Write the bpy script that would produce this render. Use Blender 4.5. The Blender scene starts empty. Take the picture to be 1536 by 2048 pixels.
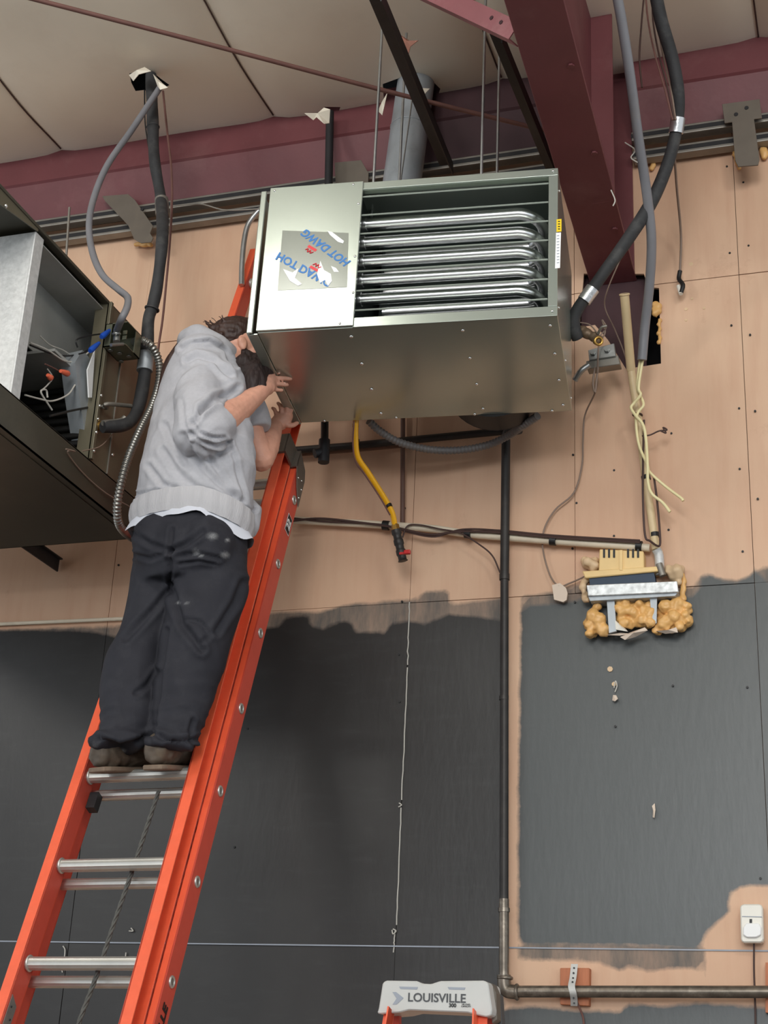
import bpy, bmesh, math, random
import numpy as np
from mathutils import Vector, Matrix, noise
from mathutils.geometry import delaunay_2d_cdt
random.seed(7)
PI = math.pi
C = bpy.context.scene.collection
# ------------------------------------------------------------------ camera
YAW, PITCH, ROLL, FOC, HC = 0.32353307608416254, 0.3860949862712545, 0.048852133451272504, 3000.0, 1.89
cy, sy = math.cos(YAW), math.sin(YAW)
FW = Vector((-sy*math.cos(PITCH), cy*math.cos(PITCH), math.sin(PITCH)))
_r = Vector((cy, sy, 0)); _u = _r.cross(FW)
RT = _r*math.cos(ROLL) + _u*math.sin(ROLL); UP = _u*math.cos(ROLL) - _r*math.sin(ROLL)
cam = bpy.data.cameras.new('camera'); co = bpy.data.objects.new('camera', cam); C.objects.link(co)
cam.sensor_fit = 'VERTICAL'; cam.sensor_height = 36; cam.sensor_width = 27; cam.lens = FOC/2048*36
co.matrix_world = Matrix(((RT.x, UP.x, -FW.x, 0), (RT.y, UP.y, -FW.y, 0), (RT.z, UP.z, -FW.z, HC), (0, 0, 0, 1)))
bpy.context.scene.camera = co
def ray(x, y): return FW + RT*((x-768)/FOC) - UP*((y-1024)/FOC)
CO = Vector((0, 0, HC))
def U(x, y, Y):  v = ray(x, y); return CO + v*(Y/v.y)          # pixel -> point at depth Y
def UZ(x, y, z): v = ray(x, y); return CO + v*((z-HC)/v.z)     # pixel -> point at height z
def UX(x, y, X): v = ray(x, y); return CO + v*(X/v.x)
# ------------------------------------------------------------------ world, lights, exposure
sc = bpy.context.scene
sc.view_settings.view_transform = 'Standard'; sc.view_settings.look = 'None'
sc.view_settings.gamma = 1; sc.view_settings.exposure = 0.12; sc.view_settings.use_curve_mapping = False
w = bpy.data.worlds.new('world'); sc.world = w; w.use_nodes = True
w.node_tree.nodes['Background'].inputs[0].default_value = (0.86, 0.93, 1.0, 1)
w.node_tree.nodes['Background'].inputs[1].default_value = 1.0
def area(name, loc, target, sx, sy_, power, col=(1, 0.97, 0.92)):
    l = bpy.data.lights.new(name, 'AREA'); l.shape = 'RECTANGLE'; l.size = sx; l.size_y = sy_; l.energy = power; l.color = col
    o = bpy.data.objects.new(name, l); C.objects.link(o); o.location = loc
    o.rotation_euler = (Vector(target)-Vector(loc)).to_track_quat('-Z', 'Y').to_euler(); return o
area('high_bay_light', (-2.0, 1.72, 5.72), (-1.75, 3.2, 4.4), 0.5, 0.46, 15)
area('high_bay_light', (1.6, 0.3, 5.9), (0.6, 2.6, 3.0), 0.9, 0.9, 60)
area('high_bay_light', (0.4, -5.5, 6.0), (-0.4, 0.0, 2.5), 1.2, 1.2, 120)
area('high_bay_light', (-6.2, -2.2, 5.9), (-4.0, 2, 2.5), 1.2, 1.2, 110)
area('sheen_fill_light', (0.6, -9.0, 4.5), (-1.0, 5.0, 4.6), 5.5, 2.6, 420, (0.95, 0.98, 1.0))  # unseen light added for sheen on the right wall and a brighter ceiling

# ------------------------------------------------------------------ materials
def lin(c):
    return tuple(((v/255)/12.92 if v/255 <= 0.04045 else ((v/255+0.055)/1.055)**2.4) for v in c)
MATS = {}
def mat(name, col, rough=0.5, metal=0.0, var=0.08, scale=12.0, bump=0.0, bscale=60.0, dust=0.0, dustcol=(150, 135, 115), coat=0.0, stretch=(1, 1, 1), spec=0.5):
    if name in MATS: return MATS[name]
    m = bpy.data.materials.new(name); m.use_nodes = True; nt = m.node_tree; N = nt.nodes; L = nt.links
    b = N['Principled BSDF']; b.inputs['Roughness'].default_value = rough; b.inputs['Metallic'].default_value = metal
    b.inputs['Specular IOR Level'].default_value = spec
    if coat: b.inputs['Coat Weight'].default_value = coat; b.inputs['Coat Roughness'].default_value = 0.15
    tc = N.new('ShaderNodeTexCoord'); mp = N.new('ShaderNodeMapping'); mp.inputs['Scale'].default_value = stretch
    L.new(tc.outputs['Object'], mp.inputs[0])
    n = N.new('ShaderNodeTexNoise'); n.inputs['Scale'].default_value = scale; n.inputs['Detail'].default_value = 6; L.new(mp.outputs[0], n.inputs['Vector'])
    c = lin(col); mr = N.new('ShaderNodeMapRange'); mr.inputs[1].default_value = 0.25; mr.inputs[2].default_value = 0.75
    mr.inputs[3].default_value = 1-var; mr.inputs[4].default_value = 1+var; L.new(n.outputs[0], mr.inputs[0])
    mx = N.new('ShaderNodeVectorMath'); mx.operation = 'MULTIPLY'; mx.inputs[0].default_value = c
    L.new(mr.outputs[0], mx.inputs[1]); out = mx.outputs[0]
    if dust:
        n2 = N.new('ShaderNodeTexNoise'); n2.inputs['Scale'].default_value = scale*0.6; n2.inputs['Detail'].default_value = 10; n2.inputs['Roughness'].default_value = 0.7
        L.new(tc.outputs['Object'], n2.inputs['Vector'])
        m2 = N.new('ShaderNodeMapRange'); m2.inputs[1].default_value = 0.52; m2.inputs[2].default_value = 0.75; m2.inputs[3].default_value = 0; m2.inputs[4].default_value = dust
        L.new(n2.outputs[0], m2.inputs[0])
        mm = N.new('ShaderNodeMix'); mm.data_type = 'RGBA'; L.new(m2.outputs[0], mm.inputs[0]); L.new(out, mm.inputs[6]); mm.inputs[7].default_value = (*lin(dustcol), 1); out = mm.outputs[2]
    L.new(out, b.inputs['Base Color'])
    if bump:
        n3 = N.new('ShaderNodeTexNoise'); n3.inputs['Scale'].default_value = bscale; n3.inputs['Detail'].default_value = 4; L.new(mp.outputs[0], n3.inputs['Vector'])
        bp = N.new('ShaderNodeBump'); bp.inputs['Strength'].default_value = bump; bp.inputs['Distance'].default_value = 0.004
        L.new(n3.outputs[0], bp.inputs['Height']); L.new(bp.outputs[0], b.inputs['Normal'])
    MATS[name] = m; return m
M_deck = mat('dark_cavity', (26, 25, 26), 0.9)
M_floor = mat('concrete_floor', (84, 81, 76), 0.6, bump=0.2)
M_vinyl = mat('vinyl_insulation_facing', (236, 227, 208), 0.55, var=0.05, scale=2.5, bump=0.25, bscale=9, dust=0.12, dustcol=(150, 120, 90))
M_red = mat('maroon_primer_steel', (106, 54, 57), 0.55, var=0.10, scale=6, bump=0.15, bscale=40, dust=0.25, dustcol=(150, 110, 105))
M_redd = mat('maroon_primer_dark', (62, 34, 38), 0.7, var=0.2, scale=6, dust=0.15, dustcol=(100, 90, 88))  # darker maroon for the eave stretch behind the vent and lower column
M_galv = mat('galvanised_steel', (168, 170, 168), 0.38, 0.85, var=0.18, scale=18, bump=0.1)
M_galvd = mat('dull_galvanised', (142, 138, 130), 0.5, 0.7, var=0.22, scale=10, dust=0.3)
M_spang = mat('spangled_galvanised', (205, 208, 208), 0.4, 0.5, var=0.35, scale=55, bump=0.2, bscale=70)
M_foil = mat('foil_duct_sheet', (205, 205, 202), 0.5, 0.25, var=0.14, scale=70, bump=0.3, bscale=120)
M_vent = mat('galvanised_vent', (164, 170, 174), 0.42, 0.35, var=0.15, scale=20, stretch=(1, 1, .3), dust=.3, dustcol=(90, 92, 95))
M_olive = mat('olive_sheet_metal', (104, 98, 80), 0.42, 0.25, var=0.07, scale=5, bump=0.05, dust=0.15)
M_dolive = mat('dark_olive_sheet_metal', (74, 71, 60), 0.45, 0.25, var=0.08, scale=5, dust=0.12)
M_heat = mat('grey_green_cabinet_paint', (166, 174, 163), 0.26, 0.6, var=0.02, scale=8, bump=0.02, bscale=300, coat=0.6)
M_heatin = mat('cabinet_inside', (70, 78, 76), 0.35, 0.7, var=0.1)
M_tube = mat('aluminised_tube', (236, 236, 236), 0.27, 1.0, var=0.04, scale=30)
M_chrome = mat('bright_screw', (225, 225, 220), 0.25, 0.9, var=0.03)
M_orange = mat('orange_fibreglass', (236, 98, 62), 0.45, var=0.05, scale=30, bump=0.05, bscale=200, dust=0.10, dustcol=(235, 150, 120))
M_orangei = mat('red_fibreglass_web', (200, 76, 58), 0.48, var=0.05, scale=30, bump=0.05, dust=0.05, dustcol=(220, 130, 110))
M_alu = mat('rung_aluminium', (205, 203, 196), 0.38, 0.75, var=0.08, scale=20, dust=.2, dustcol=(150, 140, 125))
M_black = mat('black_rubber_insulation', (46, 46, 47), 0.7, var=0.25, scale=20, bump=0.4, bscale=50, dust=0.35, dustcol=(110, 108, 104))
M_bpipe = mat('black_iron_pipe', (52, 49, 47), 0.5, 0.4, var=0.2, scale=20, dust=0.3, dustcol=(95, 88, 80))
M_bsteel = mat('black_angle_steel', (42, 42, 44), 0.55, 0.3, var=0.2, scale=10, dust=0.25, dustcol=(90, 88, 85))
M_spipe = mat('worn_steel_pipe', (112, 103, 92), 0.35, 0.6, var=0.35, scale=35, dust=0.5, dustcol=(190, 180, 165), stretch=(1, 1, 1))
M_grey = mat('grey_plastic_conduit', (120, 120, 124), 0.5, var=0.1, dust=0.2)
M_flex = mat('flexible_metal_conduit', (150, 148, 142), 0.35, 0.8, var=0.1)
M_pvc = mat('aged_ivory_pvc', (214, 190, 148), 0.45, var=0.1, scale=8, dust=0.3, dustcol=(120, 95, 70))
M_pvcw = mat('painted_conduit', (222, 208, 184), 0.5, var=0.08, scale=12, dust=0.25, dustcol=(150, 120, 90))
M_yel = mat('yellow_gas_hose', (240, 176, 24), 0.35, var=0.05)
M_wirey = mat('pale_yellow_wire', (235, 222, 170), 0.45, var=0.05)
M_wireb = mat('brown_cable', (70, 48, 42), 0.6, var=0.1)
M_wiregr = mat('grey_cable', (132, 112, 98), 0.6, var=0.1)
M_wirew = mat('light_wire', (190, 186, 176), 0.5)
M_wirek = mat('black_wire', (28, 27, 27), 0.5)
M_tape = mat('black_tape', (24, 23, 22), 0.5)
M_silver = mat('silver_tape', (200, 200, 200), 0.3, 0.8, var=0.1, bump=0.3)
M_blue = mat('blue_wire_nut', (22, 74, 170), 0.4); M_orn = mat('orange_wire_nut', (236, 112, 80), 0.4)
M_redv = mat('red_valve_handle', (190, 30, 30), 0.4)
M_brass = mat('brass', (190, 150, 80), 0.3, 0.9)
M_rust = mat('rusted_rod', (108, 72, 64), 0.7, var=0.2)
M_foam = mat('spray_foam', (224, 174, 106), 0.4, var=0.14, scale=14, bump=0.2, dust=0.45, dustcol=(222, 196, 160))
M_foamp = mat('pale_spray_foam', (214, 184, 146), 0.55, var=0.12, scale=14, dust=.3, dustcol=(190, 160, 130))
M_boxy = mat('yellow_painted_metal', (234, 200, 138), 0.45, var=0.08)
M_bluedk = mat('dark_blue_recess', (34, 54, 74), 0.5)
M_paper = mat('paper_scrap', (214, 196, 178), 0.7, var=0.06)
M_wood = mat('reddish_wood', (178, 108, 72), 0.6, var=0.2, scale=8, stretch=(6, 6, 1))
M_white = mat('off_white_plastic', (226, 222, 210), 0.35, var=0.03)
M_lgrey = mat('light_grey_plastic', (196, 196, 192), 0.45, var=0.04)
M_dgrey = mat('dark_print', (70, 72, 74), 0.5); M_mgrey = mat('grey_print', (150, 156, 166), 0.5)
M_bpr = mat('blue_print', (24, 110, 180), 0.4, var=0.02); M_rpr = mat('red_print', (215, 40, 50), 0.4, var=0.02); M_wpr = mat('white_print', (240, 240, 238), 0.5, var=0.02)
M_film = mat('decal_film', (128, 132, 122), 0.22, 0.2, var=0.03); M_ylab = mat('yellow_label', (235, 200, 20), 0.5); M_kpr = mat('black_print', (18, 18, 18), 0.5)
M_skin = mat('skin', (214, 158, 134), 0.5, var=0.10, scale=35, bump=0.15, bscale=160, dust=0.25, dustcol=(200, 112, 92))
M_hair = mat('brown_hair', (58, 36, 28), 0.55, var=0.35, scale=60, bump=0.8, bscale=90, stretch=(1, 1, .15))
M_beard = mat('dark_beard', (40, 26, 24), 0.65, var=0.4, scale=60, bump=0.9, bscale=120, stretch=(1, 1, .2))
M_hood = mat('heather_grey_fleece', (178, 177, 181), 0.85, var=0.05, scale=90, bump=0.25, bscale=500, spec=.2)
M_rib = mat('grey_rib_knit', (184, 182, 184), 0.85, var=0.05, scale=90, bump=0.5, bscale=300, stretch=(1, 1, .1), spec=.2)
M_tee = mat('pale_tee_shirt', (206, 208, 216), 0.8, var=0.03, spec=.2)
M_trou = mat('black_work_trousers', (42, 42, 48), 0.75, var=0.12, scale=20, bump=0.2, bscale=500, dust=0.12, dustcol=(95, 95, 98), spec=.25)
M_shoe = mat('worn_brown_leather', (86, 74, 62), 0.6, var=0.35, scale=18, bump=0.3, bscale=40, dust=0.5, dustcol=(140, 122, 98)); M_sole = mat('shoe_sole', (112, 94, 78), 0.7, var=.3, scale=25, dust=0.4)
M_rope = mat('grey_rope', (84, 84, 80), 0.8, var=0.3, scale=80)

# ------------------------------------------------------------------ object helpers
def new(name, me, m, parent=None, smooth=False):
    if m is not None and not len(me.materials): me.materials.append(m)
    if smooth:
        me.polygons.foreach_set('use_smooth', [True]*len(me.polygons)); me.update()
    o = bpy.data.objects.new(name, me); C.objects.link(o)
    if parent is not None: o.parent = parent; o.matrix_parent_inverse = parent.matrix_world.inverted() if parent.get('_w') else Matrix.Identity(4)
    return o
def tag(o, label, cat, group=None):
    o['label'] = label; o['category'] = cat
    if group: o['group'] = group
    return o
def empty(name, label, cat, group=None, loc=None):
    o = bpy.data.objects.new(name, None); C.objects.link(o); o.empty_display_size = 0.05
    return tag(o, label, cat, group)
def struct(name, me, m, parent=None, smooth=False):
    o = new(name, me, m, parent, smooth)
    if parent is None: o['kind'] = 'structure'
    return o
def me_from(bm, name='mesh'):
    me = bpy.data.meshes.new(name); bm.normal_update(); bm.to_mesh(me); bm.free(); return me
def autosm(me, ang=35):
    me.polygons.foreach_set('use_smooth', [True]*len(me.polygons))
    bm = bmesh.new(); bm.from_mesh(me)
    for e in bm.edges:
        if len(e.link_faces) == 2 and e.calc_face_angle(0) > math.radians(ang): e.smooth = False
    bm.to_mesh(me); bm.free(); return me
def add_box(bm, lo, hi, M=None, bev=0.0):
    vs = [bm.verts.new((x, y, z)) for x in (lo[0], hi[0]) for y in (lo[1], hi[1]) for z in (lo[2], hi[2])]
    fs = [(0, 1, 3, 2), (4, 6, 7, 5), (0, 4, 5, 1), (2, 3, 7, 6), (0, 2, 6, 4), (1, 5, 7, 3)]
    f = [bm.faces.new([vs[i] for i in q]) for q in fs]
    if bev:
        es = list({e for q in f for e in q.edges})
        r = bmesh.ops.bevel(bm, geom=es, offset=bev, segments=2, affect='EDGES', profile=.5)
        vs = list({v for q in r['faces'] for v in q.verts} | {v for v in vs if v.is_valid})
    if M is not None:
        for v in vs:
            if v.is_valid: v.co = M @ v.co
    return vs
def box(name, lo, hi, m, parent=None, M=None, bev=0.0):
    bm = bmesh.new(); add_box(bm, lo, hi, M, bev); return new(name, me_from(bm), m, parent)
def smooth_path(pts, n=6):
    pts = [Vector(p) for p in pts]
    if len(pts) < 3 or n <= 1: return pts
    P = [2*pts[0]-pts[1]]+pts+[2*pts[-1]-pts[-2]]; out = []
    for i in range(1, len(P)-2):
        a, b, c, d = P[i-1:i+3]
        for k in range(n):
            t = k/n; out.append(0.5*((2*b)+(c-a)*t+(2*a-5*b+4*c-d)*t*t+(3*b-a-3*c+d)*t**3))
    out.append(pts[-1]); return out
def frames(path):
    n = len(path); T = []
    for i in range(n):
        a = path[max(i-1, 0)]; b = path[min(i+1, n-1)]; T.append((b-a).normalized())
    ref = Vector((0, 0, 1)) if abs(T[0].z) < .9 else Vector((0, 1, 0))
    A = T[0].cross(ref).normalized(); out = []
    for t in T:
        A = (A - t*A.dot(t))
        A = A.normalized() if A.length > 1e-6 else t.orthogonal().normalized()
        out.append((A.copy(), t.cross(A)))
    return out
def add_tube(bm, path, r, seg=12, cap=True, rf=None):
    fr = frames(path); rings = []; s = 0
    for i, (p, (A, B)) in enumerate(zip(path, fr)):
        if i: s += (path[i]-path[i-1]).length
        rr = (r[i] if isinstance(r, (list, tuple)) else r) * (rf(s, i) if rf else 1)
        rings.append([bm.verts.new(p+(A*math.cos(2*PI*k/seg)+B*math.sin(2*PI*k/seg))*rr) for k in range(seg)])
    for a, b in zip(rings, rings[1:]):
        for k in range(seg): bm.faces.new((a[k], a[(k+1) % seg], b[(k+1) % seg], b[k]))
    if cap and seg > 2: bm.faces.new(rings[0][::-1]); bm.faces.new(rings[-1])
def tube(name, pts, r, m, parent=None, n=6, seg=12, rf=None, step=None):
    path = smooth_path(pts, n)
    if step:
        out = [path[0]]
        for a, b in zip(path, path[1:]):
            k = max(1, int((b-a).length/step)); out += [a.lerp(b, (j+1)/k) for j in range(k)]
        path = out
    bm = bmesh.new(); add_tube(bm, path, r, seg, rf=rf); return new(name, autosm(me_from(bm), 50), m, parent)
def frame_M(origin, xdir, ydir):
    x = Vector(xdir).normalized(); y = Vector(ydir); y = (y-x*y.dot(x)).normalized(); z = x.cross(y)
    return Matrix(((x.x, y.x, z.x, origin[0]), (x.y, y.y, z.y, origin[1]), (x.z, y.z, z.z, origin[2]), (0, 0, 0, 1)))
def add_prism(bm, poly, d):                                   # poly: list of 3D points, extruded by vector d
    d = Vector(d); a = [bm.verts.new(p) for p in poly]; b = [bm.verts.new(Vector(p)+d) for p in poly]; n = len(poly)
    bm.faces.new(a); bm.faces.new(b[::-1])
    for i in range(n): bm.faces.new((a[i], b[i], b[(i+1) % n], a[(i+1) % n]))
def plate(name, px, Y, t, m, parent=None, bev=0):            # outline at depth Y, thickness t going into +Y
    bm = bmesh.new(); add_prism(bm, [U(x, y, Y) for x, y in px], (0, t, 0))
    bmesh.ops.recalc_face_normals(bm, faces=bm.faces)
    if bev: bmesh.ops.bevel(bm, geom=bm.edges[:], offset=bev, segments=1, affect='EDGES')
    return new(name, me_from(bm), m, parent)
def disc(name, c, axis, r, h, m, parent=None, seg=20, bev=0):
    c = Vector(c); a = Vector(axis).normalized(); bm = bmesh.new(); add_tube(bm, [c, c+a*h*.85, c+a*h], [r, r, r*(.8 if bev else 1)], seg)
    return new(name, autosm(me_from(bm), 40), m, parent)
def ring(name, c, axis, R, r, m, parent=None, seg=24):
    A = Vector(axis).normalized(); O = A.orthogonal().normalized(); B = A.cross(O); bm = bmesh.new(); rings = []
    for i in range(seg):
        t = 2*PI*i/seg; d = O*math.cos(t)+B*math.sin(t)
        rings.append([bm.verts.new(Vector(c)+d*(R+r*math.cos(s))+A*r*math.sin(s)) for s in [2*PI*k/8 for k in range(8)]])
    for i in range(seg):
        a, b = rings[i], rings[(i+1) % seg]
        for k in range(8): bm.faces.new((a[k], b[k], b[(k+1) % 8], a[(k+1) % 8]))
    bmesh.ops.recalc_face_normals(bm, faces=bm.faces)
    return new(name, autosm(me_from(bm), 60), m, parent)
def text(name, s, M, size, m, parent, extr=0.0006, sx=1.0, bold=0.0, shear=0.0, align='CENTER'):
    c = bpy.data.curves.new('lettering', 'FONT'); c.body = s; c.size = size; c.extrude = extr; c.offset = bold; c.shear = shear
    c.align_x = align; c.align_y = 'CENTER'; c.resolution_u = 3
    o = bpy.data.objects.new('tmp', c); C.objects.link(o); bpy.context.view_layer.update()
    me = bpy.data.meshes.new_from_object(o.evaluated_get(bpy.context.evaluated_depsgraph_get()))
    bpy.data.objects.remove(o); bpy.data.curves.remove(c)
    me.transform(M @ Matrix.Diagonal((sx, 1, 1, 1))); me.materials.clear()
    return new(name, me, m, parent)
def screws(parent, pts, nrm, r=0.006, m=None, name='screw'):
    first = None
    for p in pts:
        if first is None:
            bm = bmesh.new(); n = Vector(nrm).normalized(); add_tube(bm, [Vector((0, 0, 0)), n*r*.45, n*r*.75], [r, r*.9, r*.35], 8)
            first = new(name, autosm(me_from(bm), 50), m or M_chrome, parent); o = first
        else:
            o = first.copy(); C.objects.link(o); o.parent = parent
        o.location = p
def copy_tree(o, parent=None):
    c = o.copy(); C.objects.link(c)
    if parent is not None: c.parent = parent
    for ch in [x for x in bpy.data.objects if x.parent == o]: copy_tree(ch, c)
    return c

# ================================================================== SETTING
WY = 4.99
def sheet_mesh(x0, x1, z0, z1, step, holes=(), fn=None):
    """flat sheet in (x,z), triangulated on a grid with holes cut out; returns verts2d, faces"""
    nx = max(1, round((x1-x0)/step)); nz = max(1, round((z1-z0)/step))
    pts = []; idx = {}
    def inh(x, z, grow=0):
        for h in holes:
            c = False; n = len(h)
            for i in range(n):
                (ax, az), (bx_, bz) = h[i], h[(i+1) % n]
                if (az > z) != (bz > z) and x < (bx_-ax)*(z-az)/(bz-az)+ax: c = not c
            if c: return True
        return False
    def near(x, z):
        for h in holes:
            for i in range(len(h)):
                a = Vector(h[i]); b = Vector(h[(i+1) % len(h)]); p = Vector((x, z)); ab = b-a
                t = max(0, min(1, (p-a).dot(ab)/max(ab.dot(ab), 1e-9)))
                if (a+ab*t-p).length < step*.4: return True
        return False
    for i in range(nx+1):
        for j in range(nz+1):
            x = x0+(x1-x0)*i/nx; z = z0+(z1-z0)*j/nz
            if not holes or not (inh(x, z) or near(x, z)): idx[i, j] = len(pts); pts.append(Vector((x, z)))
    if not holes:
        F = []
        for i in range(nx):
            for j in range(nz): F.append((idx[i, j], idx[i+1, j], idx[i+1, j+1], idx[i, j+1]))
        return [tuple(p) for p in pts], F
    edges = []
    for h in holes:
        s = len(pts); hh = [(min(max(x, x0), x1), min(max(z, z0), z1)) for x, z in h]
        pts += [Vector(p) for p in hh]; edges += [(s+i, s+(i+1) % len(h)) for i in range(len(h))]
    v, e, f, *_ = delaunay_2d_cdt(pts, edges, [], 0, 1e-5)
    F = []
    for t in f:
        cx = sum(v[i].x for i in t)/3; cz = sum(v[i].y for i in t)/3
        if not inh(cx, cz): F.append(tuple(t))
    return [tuple(p) for p in v], F
def W2(px): return [(U(x, y, WY).x, U(x, y, WY).z) for x, y in px]
# ---- painted areas on the wall (real paint edges, in wall coordinates)
BLK = [W2([(-120, 1262), (60, 1258), (185, 1262), (245, 1275), (300, 1250), (400, 1262), (490, 1258), (556, 1252), (576, 1232), (618, 1229), (622, 1250), (655, 1258), (664, 1244), (702, 1240), (712, 1262), (772, 1264), (780, 1244), (818, 1240), (850, 1246), (900, 1226), (960, 1232), (1012, 1240), (1010, 1500), (1006, 1890), (1010, 2150), (-120, 2150)]),
       W2([(1040, 1212), (1150, 1200), (1190, 1180), (1385, 1192), (1395, 1175), (1436, 1172), (1640, 1166), (1640, 1760), (1536, 1772), (1470, 1776), (1458, 1800), (1462, 1830), (1440, 1840), (1412, 1872), (1400, 1902), (1300, 1893), (1035, 1890), (1034, 1600)]),
       W2([(1000, 2018), (1080, 2012), (1140, 2018), (1250, 2022), (1255, 2005), (1330, 2012), (1380, 2004), (1480, 2010), (1640, 2022), (1640, 2300), (1000, 2300)])]
BLK.append(W2([(1400, 1162), (1404, 1147), (1412, 1144), (1445, 1157), (1474, 1172), (1474, 1180), (1400, 1180)]))
BLK.append(W2([(1466, 1168), (1500, 1150), (1512, 1130), (1524, 1150), (1545, 1172), (1545, 1185), (1466, 1180)]))
THIN = [W2([(-120, 1262), (235, 1250), (250, 1240), (500, 1240), (545, 1222), (640, 1222), (700, 1205), (838, 1196), (840, 1182), (898, 1178), (900, 1206), (1014, 1192), (1014, 1290), (-120, 1290)]),
        W2([(1040, 1190), (1130, 1178), (1132, 1168), (1385, 1172), (1400, 1150), (1480, 1160), (1530, 1130), (1640, 1140), (1640, 1200), (1040, 1230)]),
        W2([(1034, 1880), (1412, 1888), (1412, 1960), (1390, 1942), (1340, 1938), (1290, 1948), (1265, 1935), (1240, 1945), (1200, 1930), (1150, 1924), (1035, 1922)])]
def sdf(polys, X, Z):
    best = np.full(X.shape, -9.0)
    for P in polys:
        P = np.array(P); n = len(P); d = np.full(X.shape, 9.0); ins = np.zeros(X.shape, bool)
        for i in range(n):
            a = P[i]; b = P[(i+1) % n]; ab = b-a; t = np.clip(((X-a[0])*ab[0]+(Z-a[1])*ab[1])/max(ab@ab, 1e-9), 0, 1)
            d = np.minimum(d, np.hypot(X-a[0]-t*ab[0], Z-a[1]-t*ab[1]))
            c = (a[1] > Z) != (b[1] > Z); xi = (b[0]-a[0])*(Z-a[1])/((b[1]-a[1]) or 1e-9)+a[0]; ins ^= c & (X < xi)
        best = np.maximum(best, np.where(ins, d, -d))
    return best
def wall_mat():
    m = bpy.data.materials.new('painted_wall_panel'); m.use_nodes = True; nt = m.node_tree; N = nt.nodes; L = nt.links; b = N['Principled BSDF']
    g = N.new('ShaderNodeNewGeometry'); pos = g.outputs['Position']
    def noi(s, det=5, st=None, rough=.55):
        n = N.new('ShaderNodeTexNoise'); n.inputs['Scale'].default_value = s; n.inputs['Detail'].default_value = det; n.inputs['Roughness'].default_value = rough
        if st:
            mp = N.new('ShaderNodeMapping'); mp.inputs['Scale'].default_value = st; L.new(pos, mp.inputs[0]); L.new(mp.outputs[0], n.inputs['Vector'])
        else: L.new(pos, n.inputs['Vector'])
        return n.outputs[0]
    def math_(op, a, b_=None, c=None):
        n = N.new('ShaderNodeMath'); n.operation = op
        for i, v in enumerate((a, b_, c)):
            if v is None: continue
            if isinstance(v, (int, float)): n.inputs[i].default_value = v
            else: L.new(v, n.inputs[i])
        return n.outputs[0]
    def rng(v, a, b_, c, d):
        n = N.new('ShaderNodeMapRange'); L.new(v, n.inputs[0])
        for i, x in enumerate((a, b_, c, d)): n.inputs[i+1].default_value = x
        return n.outputs[0]
    def mix(f, a, c):
        n = N.new('ShaderNodeMix'); n.data_type = 'RGBA'
        if isinstance(f, (int, float)): n.inputs[0].default_value = f
        else: L.new(f, n.inputs[0])
        for k, v in ((6, a), (7, c)):
            if isinstance(v, tuple): n.inputs[k].default_value = (*lin(v), 1)
            else: L.new(v, n.inputs[k])
        return n.outputs[2]
    def attr(nm):
        a = N.new('ShaderNodeAttribute'); a.attribute_name = nm; return a.outputs['Fac']
    tan = mix(rng(noi(1.6), .35, .7, 0, 1), (206, 166, 136), (216, 180, 150))
    tan = mix(rng(noi(26, 8, (1, 1, .12)), .45, .72, 0, .35), tan, (196, 150, 122))     # brush and grain
    tan = mix(rng(noi(3.1, 9, None, .7), .62, .74, 0, .45), tan, (168, 122, 96))         # dirty patches
    blk = mix(rng(noi(2.2), .3, .7, 0, 1), (36, 33, 31), (48, 46, 44))
    blk = mix(rng(noi(30, 6, (.25, 1, 1)), .55, .8, 0, .14), blk, (80, 80, 80))
    blk = mix(rng(noi(40, 9, None, .8), .70, .76, 0, .5), blk, (150, 148, 140))
    sx_ = N.new('ShaderNodeSeparateXYZ'); L.new(pos, sx_.inputs[0]); blk = mix(rng(sx_.outputs[0], -1.2, -1.1, 0, .55), blk, (92, 97, 97))  # lighter grey towards the right: gloss sheen put into the paint colour
    e = math_('ADD', attr('black'), math_('MULTIPLY', math_('SUBTRACT', noi(14, 8, None, .7), .5), .024))
    fb = rng(e, -.004, .010, 0, 1)
    e2 = math_('ADD', attr('thin'), math_('MULTIPLY', math_('SUBTRACT', noi(9, 8, (1, 1, 1), .75), .5), .03))
    ft = math_('MULTIPLY', rng(e2, -.002, .012, 0, 1), rng(noi(12, 6, (1, 1, .2), .7), .3, .65, .55, .95))
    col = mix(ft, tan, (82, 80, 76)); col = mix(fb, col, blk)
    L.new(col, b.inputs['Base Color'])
    L.new(rng(fb, 0, 1, .55, .36), b.inputs['Roughness']); b.inputs['Specular IOR Level'].default_value = .45
    bp = N.new('ShaderNodeBump'); bp.inputs['Strength'].default_value = .13; bp.inputs['Distance'].default_value = .004
    L.new(noi(45, 5, (1, 1, .3)), bp.inputs['Height']); L.new(bp.outputs[0], b.inputs['Normal'])
    return m
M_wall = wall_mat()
bm = bmesh.new(); add_box(bm, (-5.5, WY+.30, -.1), (1.6, WY+.36, 6.0)); wall = struct('wall_back', me_from(bm), M_deck)
bm = bmesh.new()
for x0_, x1_, z0_, z1_ in ((-5.4, -.98, 0, 5.52), (-.55, 1.5, 0, 5.52), (-.98, -.55, 0, 4.40)): add_box(bm, (x0_, WY+.016, z0_), (x1_, WY+.03, z1_))
new('sheathing', me_from(bm), mat('old_board', (120, 95, 78), .8), wall)
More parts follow.
